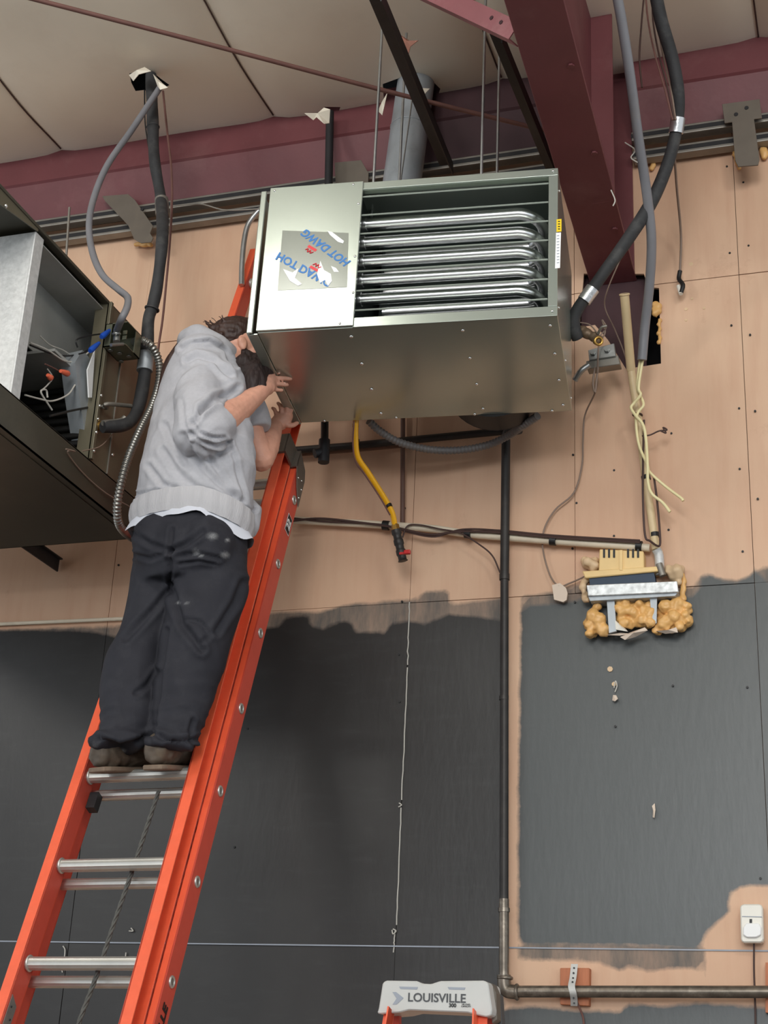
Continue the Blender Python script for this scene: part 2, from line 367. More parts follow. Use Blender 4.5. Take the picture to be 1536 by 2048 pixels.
# studs/sheathing cavity behind the opening
OPEN = W2([(1158, 655), (1190, 650), (1216, 680), (1252, 738), (1322, 727), (1318, 576), (1296, 574), (1288, 548), (1168, 548)])
def panel(x0, x1, z0, z1, hole=None, dy=0.0):
    g = .0011; v2, F = sheet_mesh(x0+g, x1-g, z0+g, z1-g, .03, [hole] if hole else [])
    V = np.array(v2); wav = np.array([noise.noise((x*1.1, z*1.3, x0))*.004 for x, z in v2])
    me = bpy.data.meshes.new('panel'); n = len(V); Y = WY+dy+wav
    # front + back sheet, joined along the boundary
    from collections import Counter
    cnt = {}
    for f in F:
        for a, b in zip(f, f[1:]+f[:1]): cnt[(a, b)] = 1
    bnd = [(a, b) for (a, b) in cnt if (b, a) not in cnt]
    verts = [(V[i, 0], Y[i], V[i, 1]) for i in range(n)]+[(V[i, 0], Y[i]+.011, V[i, 1]) for i in range(n)]
    faces = list(F)+[(b, a, a+n, b+n) for a, b in bnd]
    me.from_pydata(verts, [], faces)
    bm = bmesh.new(); bm.from_mesh(me); bmesh.ops.recalc_face_normals(bm, faces=bm.faces)
    if sum(f.normal.y for f in bm.faces if abs(f.normal.y) > .9) > 0: bmesh.ops.reverse_faces(bm, faces=bm.faces)
    bm.to_mesh(me); bm.free()
    X = V[:, 0]; Z = V[:, 1]
    for nm, P in (('black', BLK), ('thin', THIN)):
        at = me.attributes.new(nm, 'FLOAT', 'POINT'); s = sdf(P, X, Z); at.data.foreach_set('value', np.concatenate([s, s]).astype(np.float32))
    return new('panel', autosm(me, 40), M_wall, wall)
XS = [-5.24, -4.02, -2.79, -1.557, -.322, .90]
for r, (z0, z1) in enumerate([(0, 1.22), (1.22, 2.44), (2.44, 3.66)]):
    for a, b in zip(XS, XS[1:]): panel(a, b, z0, z1, dy=random.uniform(-.002, .002))
for z0, z1 in [(3.66, 4.88), (4.88, 5.52)]:
    xs = [-5.24, -4.02, -2.79, -1.557, -.943, -.322, .90]
    for a, b in zip(xs, xs[1:]):
        h = [(min(max(x, a+.004), b-.004), min(max(z, z0+.004), z1-.004)) for x, z in OPEN]
        hole = None
        if a < -.7 < b or (a < -.9 < b):
            if b > -.9 and a < -.6: hole = OPEN
        if hole:
            # clip the opening polygon to the panel, leaving it open where it runs over the edge
            def clip(P, ax, val, keep):
                out = []
                for i in range(len(P)):
                    p, q_ = P[i], P[(i+1) % len(P)]; ip = keep(p[ax]); iq = keep(q_[ax])
                    if ip: out.append(p)
                    if ip != iq: t = (val-p[ax])/(q_[ax]-p[ax]); out.append((p[0]+t*(q_[0]-p[0]), p[1]+t*(q_[1]-p[1])))
                return out
            g = .0011
            P = OPEN
            for ax, val, kp in ((0, a+g, lambda v: v >= a+g-1e-9), (0, b-g, lambda v: v <= b-g+1e-9), (1, z0+g, lambda v: v >= z0+g-1e-9), (1, z1-g, lambda v: v <= z1-g+1e-9)):
                P = clip(P, ax, val, kp) if P else P
            hole = P if len(P) > 2 else None
        panel(a, b, z0, z1, hole, random.uniform(-.002, .002))
# nail heads, pressed into the panels along the studs
nb = bmesh.new()
for x in [-.322-.03, -.322+.03, -.943, -.80, -1.557-.025, -2.17, -2.79+.03, -3.4, -.60]:
    z = 2.5+random.random()*.2
    while z < 5.45:
        if z > 3.66 or random.random() < .35:
            xx = x+random.uniform(-.012, .012)
            if not (-.96 < xx < -.58 and z > 4.45): add_tube(nb, [Vector((xx, WY-.004, z)), Vector((xx, WY+.002, z))], .0042, 7)
        z += random.uniform(.16, .42)
nl = new('nail_heads', me_from(nb), M_kpr, wall); nl['kind'] = 'stuff'
# shallow putty scars and scraped spots on the panels
sb = bmesh.new()
for px, py, r in [(1382, 528, 5), (1384, 597, 3), (1372, 618, 4), (1408, 616, 3), (1372, 640, 3), (1228, 1368, 5), (1230, 1396, 5), (1220, 1338, 6), (545, 1155, 3), (1160, 893, 3)]:
    p = U(px, py, WY-.001); add_tube(sb, [p, p+Vector((0, .004, 0))], r/600, 7)
sc_ = new('putty_spots', me_from(sb), M_foamp, wall); sc_['kind'] = 'stuff'
# black screw / staple marks down the left black seam, and the bright seam lines
tb = bmesh.new()
for (a, b) in [((819, 1204), (815, 1330)), ((815, 1335), (803, 1600)), ((802, 1615), (793, 1850)), ((790, 1860), (787, 1905))]:
    pa, pb = U(*a, WY-.003), U(*b, WY-.003); add_tube(tb, [pa.lerp(pb, k/14)+Vector((noise.noise((k*1.3, a[0], 0))*.004, 0, 0)) for k in range(15)], .0022, 5)
s2 = new('paint_line', me_from(tb), M_wirew, wall); s2['kind'] = 'stuff'
# floor, side of the building, ceiling
bm = bmesh.new(); add_box(bm, (-9, -12, -.12), (8, WY+.3, 0)); struct('floor', me_from(bm), M_floor)
CZ = 5.84
HOLES = {}
def holepx(pts, z=5.80): return [(UZ(x, y, z).x, UZ(x, y, z).y) for x, y in pts]
H1 = holepx([(258, 152), (275, 148), (300, 146), (322, 165), (338, 178), (318, 190), (298, 196), (288, 188), (270, 190), (262, 172)], 5.79)
H2 = holepx([(648, 222), (680, 224), (676, 236), (650, 238)], 5.80)
H3 = holepx([(765, 178), (800, 165), (862, 170), (880, 190), (872, 225), (770, 240)], 5.80)
seams = [-6.4, -5.35, -4.29, -3.235, -2.215, -1.21, -.200, .85, 1.9]
def ceil_z(x, y, a, b):
    t = (x-a)/(b-a); edge = math.exp(-min(t, 1-t)*(b-a)/.05)
    u = ((4.92-y) % 1.5)/1.5
    sag = .055*math.sin(PI*u)**.8*(1-.35*edge)
    return CZ+.045*(4.92-y)-sag+.016*edge + noise.noise((x*1.7, y*1.7, 0))*.02
bm = bmesh.new(); add_box(bm, (-9, -12, 6.95), (8, WY+.4, 7.05))
add_box(bm, (-7, 1.9, 6.10), (3, 5.3, 6.15))
ceiling = struct('ceiling', me_from(bm), M_deck)
for a, b in zip(seams, seams[1:]):
    hs = [h for h in (H1, H2, H3) if a < sum(p[0] for p in h)/len(h) < b]
    hs = [[(min(max(x, a+.03), b-.03), y) for x, y in h] for h in hs]
    v2, F = sheet_mesh(a, b, -1.5, 4.93, .07, hs)
    me = bpy.data.meshes.new('insulation_blanket')
    me.from_pydata([(x, y, ceil_z(x, y, a, b)) for x, y in v2], [], [f[::-1] for f in F])
    new('insulation_blanket', me, M_vinyl, ceiling, True)
me = bpy.data.meshes.new('blanket_far'); 
v2, F = sheet_mesh(-9, 8, -12, -1.5, 1.0); me.from_pydata([(x, y, CZ+.045*(4.92-y)) for x, y in v2], [], [f[::-1] for f in F]); new('insulation_blanket', me, M_vinyl, ceiling, True)
# tape seam lines on the blankets
for x, y0, y1 in ((-3.235, 2.4, 4.9), (-2.215, 2.4, 4.9), (-.2, 3.5, 4.9), (-1.21, 2.4, 4.9)):
    bm = bmesh.new(); pts = [Vector((x+noise.noise((y*2, x, 0))*.012, y, ceil_z(x-.003, y, x-1.03, x)-.002)) for y in np.arange(y0, y1, .07)]
    add_tube(bm, pts, .0035, 5); s = new('blanket_seam', me_from(bm), M_wireb, ceiling)
# torn vinyl flaps
def flap(px, Y, curl, m=M_vinyl, parent=None, z=None):
    P = [U(x, y, Y) for x, y in px]; bm = bmesh.new(); vs = [bm.verts.new(p+Vector((0, curl*math.sin(i*1.9), 0))) for i, p in enumerate(P)]
    c = bm.verts.new(sum(P, Vector())/len(P)+Vector((0, -curl, 0)))
    for i in range(len(vs)): bm.faces.new((vs[i], vs[(i+1) % len(vs)], c))
    r = bmesh.ops.extrude_face_region(bm, geom=bm.faces[:]); bmesh.ops.translate(bm, verts=[v for v in r['geom'] if isinstance(v, bmesh.types.BMVert)], vec=(0, .003, .001))
    bmesh.ops.recalc_face_normals(bm, faces=bm.faces)
    return new('torn_flap', me_from(bm), m, parent or ceiling)
flap([(608, 226), (630, 228), (650, 219), (662, 222), (655, 240), (648, 248), (636, 240), (624, 236)], 4.42, .02)
flap([(258, 150), (285, 128), (305, 146), (280, 152), (262, 156)], 4.3, .02)
flap([(306, 148), (322, 162), (338, 178), (322, 182), (312, 168)], 4.28, .015)
flap([(798, 68), (820, 78), (838, 84), (822, 96), (814, 104), (804, 92)], 4.1, .015, mat('brown_paper_backing', (150, 100, 82), .7))
flap([(756, 222), (764, 196), (776, 188), (770, 214), (762, 226)], 4.6, .015)
flap([(838, 176), (858, 174), (850, 190), (840, 190)], 4.55, .01)

# eave strut: folded steel channel along the top of the wall (left of and right of the frame)
def fold(name, prof, x0, x1, m, parent=None, t=None):
    bm = bmesh.new(); a = [bm.verts.new((x0, y, z)) for y, z in prof]; b = [bm.verts.new((x1, y, z)) for y, z in prof]
    n = len(prof)
    for i in range(n): bm.faces.new((a[i], a[(i+1) % n], b[(i+1) % n], b[i]))
    bm.faces.new(a[::-1]); bm.faces.new(b); bmesh.ops.recalc_face_normals(bm, faces=bm.faces)
    return new(name, me_from(bm), m, parent)
prof = [(4.865, 5.90), (4.865, 5.705), (4.858, 5.700), (4.868, 5.692), (4.93, 5.545), (4.96, 5.545), (4.96, 5.90)]
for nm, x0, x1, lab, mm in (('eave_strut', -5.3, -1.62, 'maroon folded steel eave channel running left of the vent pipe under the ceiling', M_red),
                        ('eave_strut', -1.62, -.885, 'darker maroon stretch of steel eave channel behind the heater vent pipe', M_redd),
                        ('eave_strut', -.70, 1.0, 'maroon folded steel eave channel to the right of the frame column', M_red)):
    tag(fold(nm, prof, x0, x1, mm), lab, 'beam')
# wall-top tracks
for side, x0, x1 in (('left', -5.3, -.885), ('right', -.70, 1.0)):
    e = empty('wall_track', 'double galvanised channel track along the wall top, %s of the maroon frame' % side, 'track')
    for k, (z, y) in enumerate(((5.505, 4.90), (5.435, 4.925))):
        bm = bmesh.new(); add_box(bm, (x0, y, z-.021), (x1, y+.045, z+.021), bev=.004)
        ch = new('channel', me_from(bm), M_galvd, e)
        bm = bmesh.new(); add_box(bm, (x0, y-.0015, z-.009), (x1, y+.001, z+.009)); new('slot', me_from(bm), M_bsteel, ch)
# steel plates over the tracks
def wplate(px, label, Y=4.86, holes=(), top=None):
    e = empty('track_bracket', label, 'bracket')
    plate('plate', px, Y, .006, M_galvd2, e, .001)
    for h in holes: disc('bolt', U(*h, Y-.003), (0, 1, 0), .008, .006, M_bsteel, e, 8)
    return e
M_galvd2 = mat('grey_bracket_plate', (112, 104, 94), 0.5, .4, var=.1, dust=.2)
e = wplate([(204, 392), (256, 388), (270, 400), (306, 452), (300, 466), (306, 476), (302, 484), (282, 486), (268, 478), (256, 450), (210, 402)], 'grey bent steel plate over the wall track beside the black pipe', 4.87, [(284, 418)])
e2 = wplate([(1444, 208), (1519, 198), (1524, 236), (1508, 238), (1519, 318), (1516, 330), (1476, 333), (1470, 320), (1464, 244), (1449, 246)], 'wide-topped steel plate over the wall track at the far right', 4.86, [(1472, 228), (1493, 215)])
e3 = wplate([(669, 325), (722, 320), (737, 346), (736, 380), (672, 380)], 'steel plate over the track just above the heater cabinet', 4.86)
# foam beads under plates
def blob(name, blobs, m, parent=None, vox=.006, sm=4, disp=.004, fr=40, iters=None):
    bm = bmesh.new()
    for c, r in blobs:
        rr = r if isinstance(r, tuple) else (r, r, r)
        bmesh.ops.create_icosphere(bm, subdivisions=2, radius=1, matrix=Matrix.Translation(c) @ Matrix.Diagonal((*rr, 1)))
    return remesh(name, bm, m, parent, vox, sm, lambda co, no: noise.noise(co*fr)*disp)
def remesh(name, bm, m, parent, vox, sm, fn=None, vfn=None):
    me = me_from(bm, name); o = bpy.data.objects.new(name, me); C.objects.link(o)
    r = o.modifiers.new('r', 'REMESH'); r.mode = 'VOXEL'; r.voxel_size = vox; r.adaptivity = 0
    s = o.modifiers.new('s', 'SMOOTH'); s.factor = .5; s.iterations = sm
    bpy.context.view_layer.update()
    m2 = bpy.data.meshes.new_from_object(o.evaluated_get(bpy.context.evaluated_depsgraph_get()))
    bpy.data.objects.remove(o)
    if fn or vfn:
        no = [v.normal.copy() for v in m2.vertices]
        for v, n in zip(m2.vertices, no):
            if vfn: v.co = vfn(v.co, n)
            else: v.co = v.co+n*fn(v.co, n)
    m2.materials.clear()
    return new(name, m2, m, parent, True)
def bl(px, Y, r): return (U(px[0], px[1], Y), r)
blob('foam_bead', [bl((x, 488+(x % 3), ), 4.97, .012) for x in range(272, 306, 5)], M_foam, e)
blob('foam_bead', [bl((1466+i*3, 300+i*9), 4.97, .011) for i in range(5)], M_foam, e2); blob('foam_bead', [bl((1524+i*2, 300+(i % 3)*7), 4.97, .013) for i in range(5)], M_foam, e2)

# ================================================================== MAIN FRAME (maroon)
fr = empty('frame_column', 'maroon steel building frame with deep haunch crossing behind the new heater', 'column')
XL, XR, XM = -.885, -.708, -.797
fl = lambda y: 4.935+.0985*(4.97-y)          # underside height of haunch flange
def slab(name, y0, y1, dz0, dz1, xl, xr, m, parent):
    bm = bmesh.new(); vs = []
    for y in (y0, y1):
        for x in (xl, xr):
            for d in (dz0, dz1): vs.append(bm.verts.new((x, y, fl(y)+d)))
    for q in [(0, 1, 3, 2), (4, 6, 7, 5), (0, 4, 5, 1), (2, 3, 7, 6), (0, 2, 6, 4), (1, 5, 7, 3)]: bm.faces.new([vs[i] for i in q])
    bmesh.ops.recalc_face_normals(bm, faces=bm.faces); bmesh.ops.bevel(bm, geom=bm.edges[:], offset=.002, segments=1, affect='EDGES')
    return new(name, me_from(bm), m, parent)
slab('flange', 1.2, 5.03, 0, .012, XL, XR, M_red, fr)
bm = bmesh.new(); add_prism(bm, [Vector((XM-.004, 1.2, fl(1.2)+.006)), Vector((XM-.004, 4.985, fl(4.985)+.006)), Vector((XM-.004, 4.985, 5.9)), Vector((XM-.004, 1.2, 6.02))], (.008, 0, 0)); bmesh.ops.recalc_face_normals(bm, faces=bm.faces)
new('web', me_from(bm), M_red, fr)
bm = bmesh.new(); add_box(bm, (XL, 4.972, 4.935), (XR, 4.984, 5.92), bev=.002); new('column_flange', me_from(bm), M_red, fr)
bm = bmesh.new(); add_box(bm, (XL-.04, 5.03, 4.42), (XR+.03, 5.042, 4.98), bev=.002); o = new('lower_column_flange', me_from(bm), M_redd, fr)
bm = bmesh.new(); add_box(bm, (XM-.004, 5.042, 4.42), (XM+.004, 5.25, 5.9)); new('column_web', me_from(bm), M_red, fr)
for y in (4.55,):
    bm = bmesh.new(); add_box(bm, (XM+.004, y-.005, fl(y)), (XR-.005, y+.005, 5.86)); new('stiffener', me_from(bm), M_red, fr)
for y in np.arange(2.6, 4.9, .42): disc('bolt', (XR-.03, y, fl(y)-.006), (0, 0, 1), .011, .006, M_red, fr, 6)
# kicker brace
kb = empty('flange_brace', 'pinkish maroon channel brace slanting from the ceiling to the frame flange', 'brace')
a = U(1030, 62, 3.72); b = a+Vector((-1.05, .05, .50)); b = U(780, -55, 3.95)
Mk = frame_M(a, b-a, (0, 0, 1)); Lk = (b-a).length
bm = bmesh.new(); add_box(bm, (0, -.032, -.004), (Lk, .032, 0), Mk); add_box(bm, (0, -.032, 0), (Lk, -.028, .045), Mk); add_box(bm, (0, .028, 0), (Lk, .032, .045), Mk)
new('channel', me_from(bm), mat('dusty_pink_primer', (150, 92, 96), .5, var=.08, dust=.3, dustcol=(190, 150, 148)), kb)
for s in (.06, .115): disc('bolt', Mk @ Vector((s+.02, .005, -.006)), Mk.to_3x3() @ Vector((0, 0, 1)), .008, .006, M_redd, kb, 6)
# black members along the roof, soot-black
def bar(name, a, b, wd, ht, m, label=None, cat=None, parent=None, L=True):
    a = Vector(a); b = Vector(b); M = frame_M(a, b-a, (1, 0, 0)); bm = bmesh.new(); ln = (b-a).length
    add_box(bm, (0, -wd/2, 0), (ln, wd/2, .005), M)
    if L: add_box(bm, (0, wd/2-.005, -ht), (ln, wd/2, ht*0+.005), M)
    o = new(name, me_from(bm), m, parent)
    if label: tag(o, label, cat)
    return o
bar('roof_brace', U(893, 330, 4.86), U(747, -20, 3.65), .055, .045, M_bsteel, 'long black angle steel on the ceiling running past the vent pipe top', 'brace')
bar('roof_brace', U(1104, 340, 4.84), U(992, 66, 3.98), .045, .045, M_bsteel, 'shorter black angle steel on the ceiling beside the maroon frame', 'brace')
tag(tube('drop_pipe', [U(660, 224, 4.80), U(657, 385, 4.80)], .017, M_bsteel, n=1), 'short black pipe dropping from a torn ceiling hole above the heater', 'pipe')
tag(tube('tie_rod', [U(20, -14, 3.55), U(400, 84, 3.9), U(780, 184, 4.3), U(1095, 262, 4.62)], .0085, M_rust, n=3, seg=8), 'thin rusty brown tie rod slanting across the whole ceiling', 'rod')
# vent
vp_ = empty('vent_pipe', 'thick galvanised flue pipe rising from the new heater through the ceiling', 'pipe')
va, vb = U(803, 372, 4.74), U(834, 150, 4.78); dv = (vb-va)
tube('pipe', [va-dv*.25, vb+dv*.45], .076, M_vent, vp_, n=1, seg=32)
bm = bmesh.new(); A_, B_ = frames([va, vb])[0]; sd = (U(798, 330, 4.5)-va); sd = (sd-dv*sd.dot(dv)/dv.dot(dv)).normalized()
add_tube(bm, [va-dv*.25+sd*.0765, vb+dv*.45+sd*.0765], .003, 6); new('seam', me_from(bm), M_galv, vp_)
ring('band', va.lerp(vb, .5), dv, .0765, .0025, M_vent, vp_)

# ================================================================== NEW UNIT HEATER
def rotm(a, b, c):
    return (Matrix.Rotation(a, 3, 'Z') @ Matrix.Rotation(b, 3, 'X') @ Matrix.Rotation(c, 3, 'Y')).to_4x4()
S = .97
HO = CO+(Vector((-1.824, 4.029, 2.407)))*S
HM = Matrix.Translation(HO) @ rotm(.117, -.052, -.003)
HW, HH, HD = .993*S, .584*S, .623*S
def hp(u, v, w_): return HM @ Vector((u, v, w_))
hn = lambda x, y, z: (HM.to_3x3() @ Vector((x, y, z)))
ht = empty('unit_heater', 'new grey-green unit heater cabinet with louvred front and shiny tubes', 'heater')
t = .004
def hbox(name, lo, hi, m, bev=.0015, parent=None): return box(name, lo, hi, m, parent or ht, HM, bev)
hbox('bottom_panel', (0, .0, 0), (HW, HD, t), M_heat)
hbox('top_panel', (0, 0, HH-t), (HW, HD, HH), M_heat)
hbox('side_panel', (HW-t, 0, t), (HW, HD, HH-t), M_heat)
hbox('inner_side', (0, 0.006, t), (t, HD, HH-t), M_heat)
hbox('back_panel', (t, HD-t, t), (HW-t, HD, HH-t), M_heatin)
uo0, uo1, wo0, wo1 = .325*HW, .970*HW, .035, HH-.028
# control-side cover on the left: a slightly separate door with rolled edge
dr = hbox('side_door', (-.034, -.008, -.006), (-.026, HD+.004, HH-.012), M_heat)
hbox('rolled_edge', (-.034, -.014, -.006), (-.014, -.006, HH-.012), M_heat, .003, dr)
hbox('door_lip', (-.030, .0, -.006), (.0, HD, -.001), M_heat, .001, dr)
fp = hbox('access_panel', (-.004, -.010, .003), (uo0+.004, 0, HH+.002), M_heat, .002)
fr_ = bmesh.new()
add_box(fr_, (uo0, -.004, wo1), (HW, .004, HH), HM, .001); add_box(fr_, (uo0, -.004, 0), (HW, .004, wo0), HM, .001)
add_box(fr_, (uo1, -.005, wo0), (HW, .004, wo1), HM, .001)
add_box(fr_, (uo0, 0, wo0-.001), (uo1, .02, wo0+.002), HM); add_box(fr_, (uo0, 0, wo1-.002), (uo1, .02, wo1+.001), HM); add_box(fr_, (uo1-.001, 0, wo0), (uo1+.002, .02, wo1), HM)
new('front_frame', me_from(fr_), M_heat, ht)
hbox('inner_baffle', (uo0-.02, .004, t), (uo0-.014, HD-.02, HH-t), M_heatin)
hbox('inner_back', (uo0, .36, t), (HW-.01, .364, HH-t), M_heatin)
hbox('inner_floor', (uo0-.01, .02, .012), (HW-.01, .36, .016), M_heatin)
# louvres
n_l = 7
for i in range(n_l):
    wz = wo1-.026-i*(wo1-wo0-.058)/(n_l-1)
    bm = bmesh.new(); Ml = HM @ Matrix.Translation((uo0+.002, .004, wz)) @ Matrix.Rotation(math.radians(34), 4, 'X')
    add_box(bm, (0, 0, 0), (uo1-uo0-.004, .034, .0016), Ml); add_box(bm, (0, -.002, -.0025), (uo1-uo0-.004, .001, .003), Ml, .0008)
    new('louver', me_from(bm), M_heat, ht)
# five U-shaped tubes
for i in range(5):
    pit = (wo1-wo0-.058)/6; wz = wo1-.026-(i+1.5)*pit+.038; r = .0195
    pts = [Vector((uo0-.012, .056, wz)), Vector((uo0+.1, .056, wz)), Vector((uo1-.15, .056, wz))]
    R_ = .075; cx, cyy = uo1-.105, .056+R_
    for k in range(0, 10): a_ = -PI/2+PI*k/9; pts.append(Vector((cx+R_*math.cos(a_), cyy+R_*math.sin(a_), wz-.03*k/9)))
    pts.append(Vector((uo0+.05, .056+2*R_, wz-.032)))
    tb_ = tube('heat_tube', [HM @ p for p in pts], r, M_tube, ht, n=3, seg=18)
    tube('collar', [HM @ Vector((uo0-.01, .056, wz)), HM @ Vector((uo0+.010, .056, wz))], r*1.22, M_tube, tb_, n=1, seg=18)
tube('burner_pipe', [hp(uo0, .06, .030), hp(uo1-.05, .06, .034)], .008, M_galv, ht, n=1)
# screws
screws(ht, [hp(.31*HW*(1-k*.0)+.0, v, -.001) for k, v in enumerate((.05, .22, .39, .56))], hn(0, 0, -1), .0065)
screws(ht, [hp(.685*HW, v, -.001) for v in (.05, .22, .39, .56)]+[hp(.972*HW, v, -.001) for v in (.05, .22, .39, .56)]+[hp(u, HD-.008, -.001) for u in (.09*HW, .36*HW, .65*HW, .93*HW)], hn(0, 0, -1), .0055)
screws(ht, [hp(.012, -.010, HH-.012), hp(uo0-.03, -.010, HH-.010), hp(uo0-.008, -.010, HH-.09), hp(uo0-.006, -.010, HH-.30), hp(uo0-.004, -.010, HH-.44), hp(uo0-.04, -.010, .012), hp(uo1+.013, -.005, HH-.012), hp(uo1+.013, -.005, .016)], hn(0, -1, 0), .0045)
screws(ht, [hp(HW+.001, v, w_) for v, w_ in ((.03, .5), (.03, .3), (.03, .05), (.3, .02), (.55, .02))], hn(1, 0, 0), .005)
# labels
def facing(p, ang, nrm_sign=1):     # matrix with x along panel rotated by ang in the front face, z out of the face
    x = hn(math.cos(ang), 0, math.sin(ang)); y = hn(-math.sin(ang), 0, math.cos(ang))
    return frame_M(p, x, y)
fz = lambda px, py, off: None
def onface(px, py, v=-.0104):       # pixel -> point on heater front face plane
    r_ = ray(px, py); n = hn(0, 1, 0); p0 = hp(0, v, 0); tt = (p0-CO).dot(n)/r_.dot(n); return CO+r_*tt
inv = HM.inverted()
def facepoly(name, px, m, v=-.0104, th=.0006, parent=None):
    bm = bmesh.new(); add_prism(bm, [onface(*p, v) for p in px], hn(0, -th, 0)); bmesh.ops.recalc_face_normals(bm, faces=bm.faces); return new(name, me_from(bm), m, parent or fp)
film = facepoly('decal_film', [(565, 461), (697, 466), (694, 574), (555, 581)], M_film)
for (hx, hy), (gx, gy), flip in (((690, 523), (614, 468), 1), ((562, 514), (652, 562), -1)):  # second one mirrored: a reflection in the film, drawn as print
    a, b = onface(hx, hy, -.0112), onface(gx, gy, -.0112); x = (b-a).normalized(); nn = hn(0, -1, 0); y = nn.cross(x)*flip
    M = Matrix(((x.x, y.x, nn.x, ((a+b)/2).x), (x.y, y.y, nn.y, ((a+b)/2).y), (x.z, y.z, nn.z, ((a+b)/2).z), (0, 0, 0, 1)))
    text('lettering', 'HOT DAWG', M, .040, M_bpr, fp, sx=(b-a).length/.19, bold=.0012, shear=.15)
for (px, py, a_) in ((624, 497, 2.5), (629, 537, -.6)):
    M = facing(onface(px, py, -.0112), a_); q = [(-.018, -.006), (.018, -.006), (.018, .004), (-.018, .004)]
    bm = bmesh.new(); add_prism(bm, [M @ Vector((x, y, 0)) for x, y in q], hn(0, -.0005, 0)); bmesh.ops.recalc_face_normals(bm, faces=bm.faces); new('red_emblem', me_from(bm), M_rpr, fp)
    pth = [M @ Vector((x, y, .001)) for x, y in ((-.014, .008), (-.006, .018), (-.002, .008), (.004, .019), (.010, .008), (.016, .016))]
    tube('red_emblem', pth, .0016, M_rpr, fp, n=4, seg=6)
facepoly('torn_film', [(655, 462), (664, 464), (688, 482), (686, 487), (676, 484), (660, 470)], M_wpr, -.0115)
facepoly('torn_film', [(566, 538), (585, 545), (598, 536), (590, 556), (604, 568), (596, 572), (580, 562), (574, 552)], M_wpr, -.0115)
facepoly('torn_film', [(641, 522), (648, 540), (662, 548), (664, 562), (656, 572), (650, 560), (640, 566), (634, 548)], M_wpr, -.0115)
facepoly('torn_film', [(662, 532), (672, 536), (678, 544), (668, 544)], M_wpr, -.0115)
facepoly('warning_label', [(1113, 439), (1123, 438), (1123, 463), (1113, 464)], M_ylab, -.0053)
facepoly('warning_label', [(1112, 466), (1122, 465), (1120, 536), (1110, 537)], M_wpr, -.0053)
for k in range(4): facepoly('label_print', [(1116, 442+k*5), (1120, 442+k*5), (1120, 444+k*5), (1116, 444+k*5)], M_kpr, -.006)
for k in range(10): facepoly('label_print', [(1113.5, 471+k*6), (1118.5, 470.5+k*6), (1118.5, 472+k*6), (1113.5, 472.5+k*6)], M_mgrey, -.006)
# fan at the rear
fc = hp(.72*HW, HD+.0, .175)
disc('fan_housing', fc, hn(0, 1, 0), .185, .10, M_tape, ht, 40)
ring('fan_guard', hp(.72*HW, HD+.10, .175), hn(0, 1, 0), .18, .006, M_bsteel, ht, 40)
# hanging rods
for i, (px, py0, py1, Y, lab) in enumerate(((740, -60, 434, 4.12, 'leftmost threaded hanger rod in front of the vent pipe'), (798, 118, 368, 4.42, 'threaded hanger rod crossing in front of the vent pipe'),
                            (958, -40, 415, 4.20, 'long threaded hanger rod entering the heater top behind the louvres'), (994, 88, 352, 4.42, 'thin threaded hanger rod just right of the long one'))):
    bt, tp = U(px+(3 if i in (0, 2) else 0), py1, Y), U(px, py0, Y); x = bt.x; 
    tp = Vector((bt.x, bt.y, 5.78 if py0 > 0 else 5.95))
    o = tube('hanger_rod', [bt, tp], .0052, M_galv, n=1, seg=10); tag(o, lab, 'rod', 'threaded rods hanging the new heater')
    M = None
    nu = disc('nut', Vector((bt.x, bt.y, HO.z+HH+.02)), (0, 0, 1), .012, .012, M_galv, o, 6)

# ================================================================== EXTENSION LADDER
P0 = Vector((-1.8246, 3.8426, .3239+HC)); LD = Vector((-.018, .3793, .9251)).normalized(); LN = Vector((0, -LD.z, LD.y)).normalized(); LX = LD.cross(LN).normalized()
if LX.x < 0: LX = -LX
ld = empty('extension_ladder', 'tall orange fibreglass extension ladder leaning under the new heater, man standing on it', 'ladder')
RS = .305
def lp(x, n, s): return P0+LX*x+LN*n+LD*s        # x across from right outer face, n toward climber, s along
def prism_l(bm, prof, s0, s1):                   # profile in (x,n)
    a = [bm.verts.new(lp(x, n, s0)) for x, n in prof]; b = [bm.verts.new(lp(x, n, s1)) for x, n in prof]; k = len(prof)
    bm.faces.new(a[::-1]); bm.faces.new(b)
    for i in range(k): bm.faces.new((a[i], a[(i+1) % k], b[(i+1) % k], b[i]))
def rail(name, x, sgn, n0, n1, s0, s1, fw_, tk=.005):   # C channel: web on the inner side, flanges reaching outward (sgn)
    bm = bmesh.new(); o = sgn
    prism_l(bm, [(x, n0), (x+o*tk, n0), (x+o*tk, n1), (x, n1)], s0, s1)
    web = me_from(bm); 
    bm = bmesh.new(); prism_l(bm, [(x, n1-tk), (x+o*fw_, n1-tk), (x+o*fw_, n1), (x, n1)], s0, s1); prism_l(bm, [(x, n0), (x+o*fw_, n0), (x+o*fw_, n0+tk), (x, n0+tk)], s0, s1)
    bmesh.ops.recalc_face_normals(bm, faces=bm.faces); bmesh.ops.bevel(bm, geom=bm.edges[:], offset=.001, segments=1, affect='EDGES')
    fl_ = me_from(bm)
    w_ = new(name, web, M_orangei, ld); bmw = bmesh.new(); bmw.from_mesh(web); bmesh.ops.recalc_face_normals(bmw, faces=bmw.faces); bmw.to_mesh(web); bmw.free()
    new('rail_flange', fl_, M_orange, w_); return w_
sB = -7.85*RS
# base section (rear): hole-faced rails
base_r = rail('base_rail', -.030, 1, -.036, .036, sB+.03, 6.55*RS, .026)
bm = bmesh.new(); prism_l(bm, [(-.006, -.036), (-.001, -.036), (-.001, .036), (-.006, .036)], sB+.03, 6.55*RS); bmesh.ops.recalc_face_normals(bm, faces=bm.faces)
face_r = new('rail_face', me_from(bm), M_orangei, base_r)
base_l = rail('base_rail', -.428, -1, -.036, .036, sB+.03, 6.55*RS, .026)
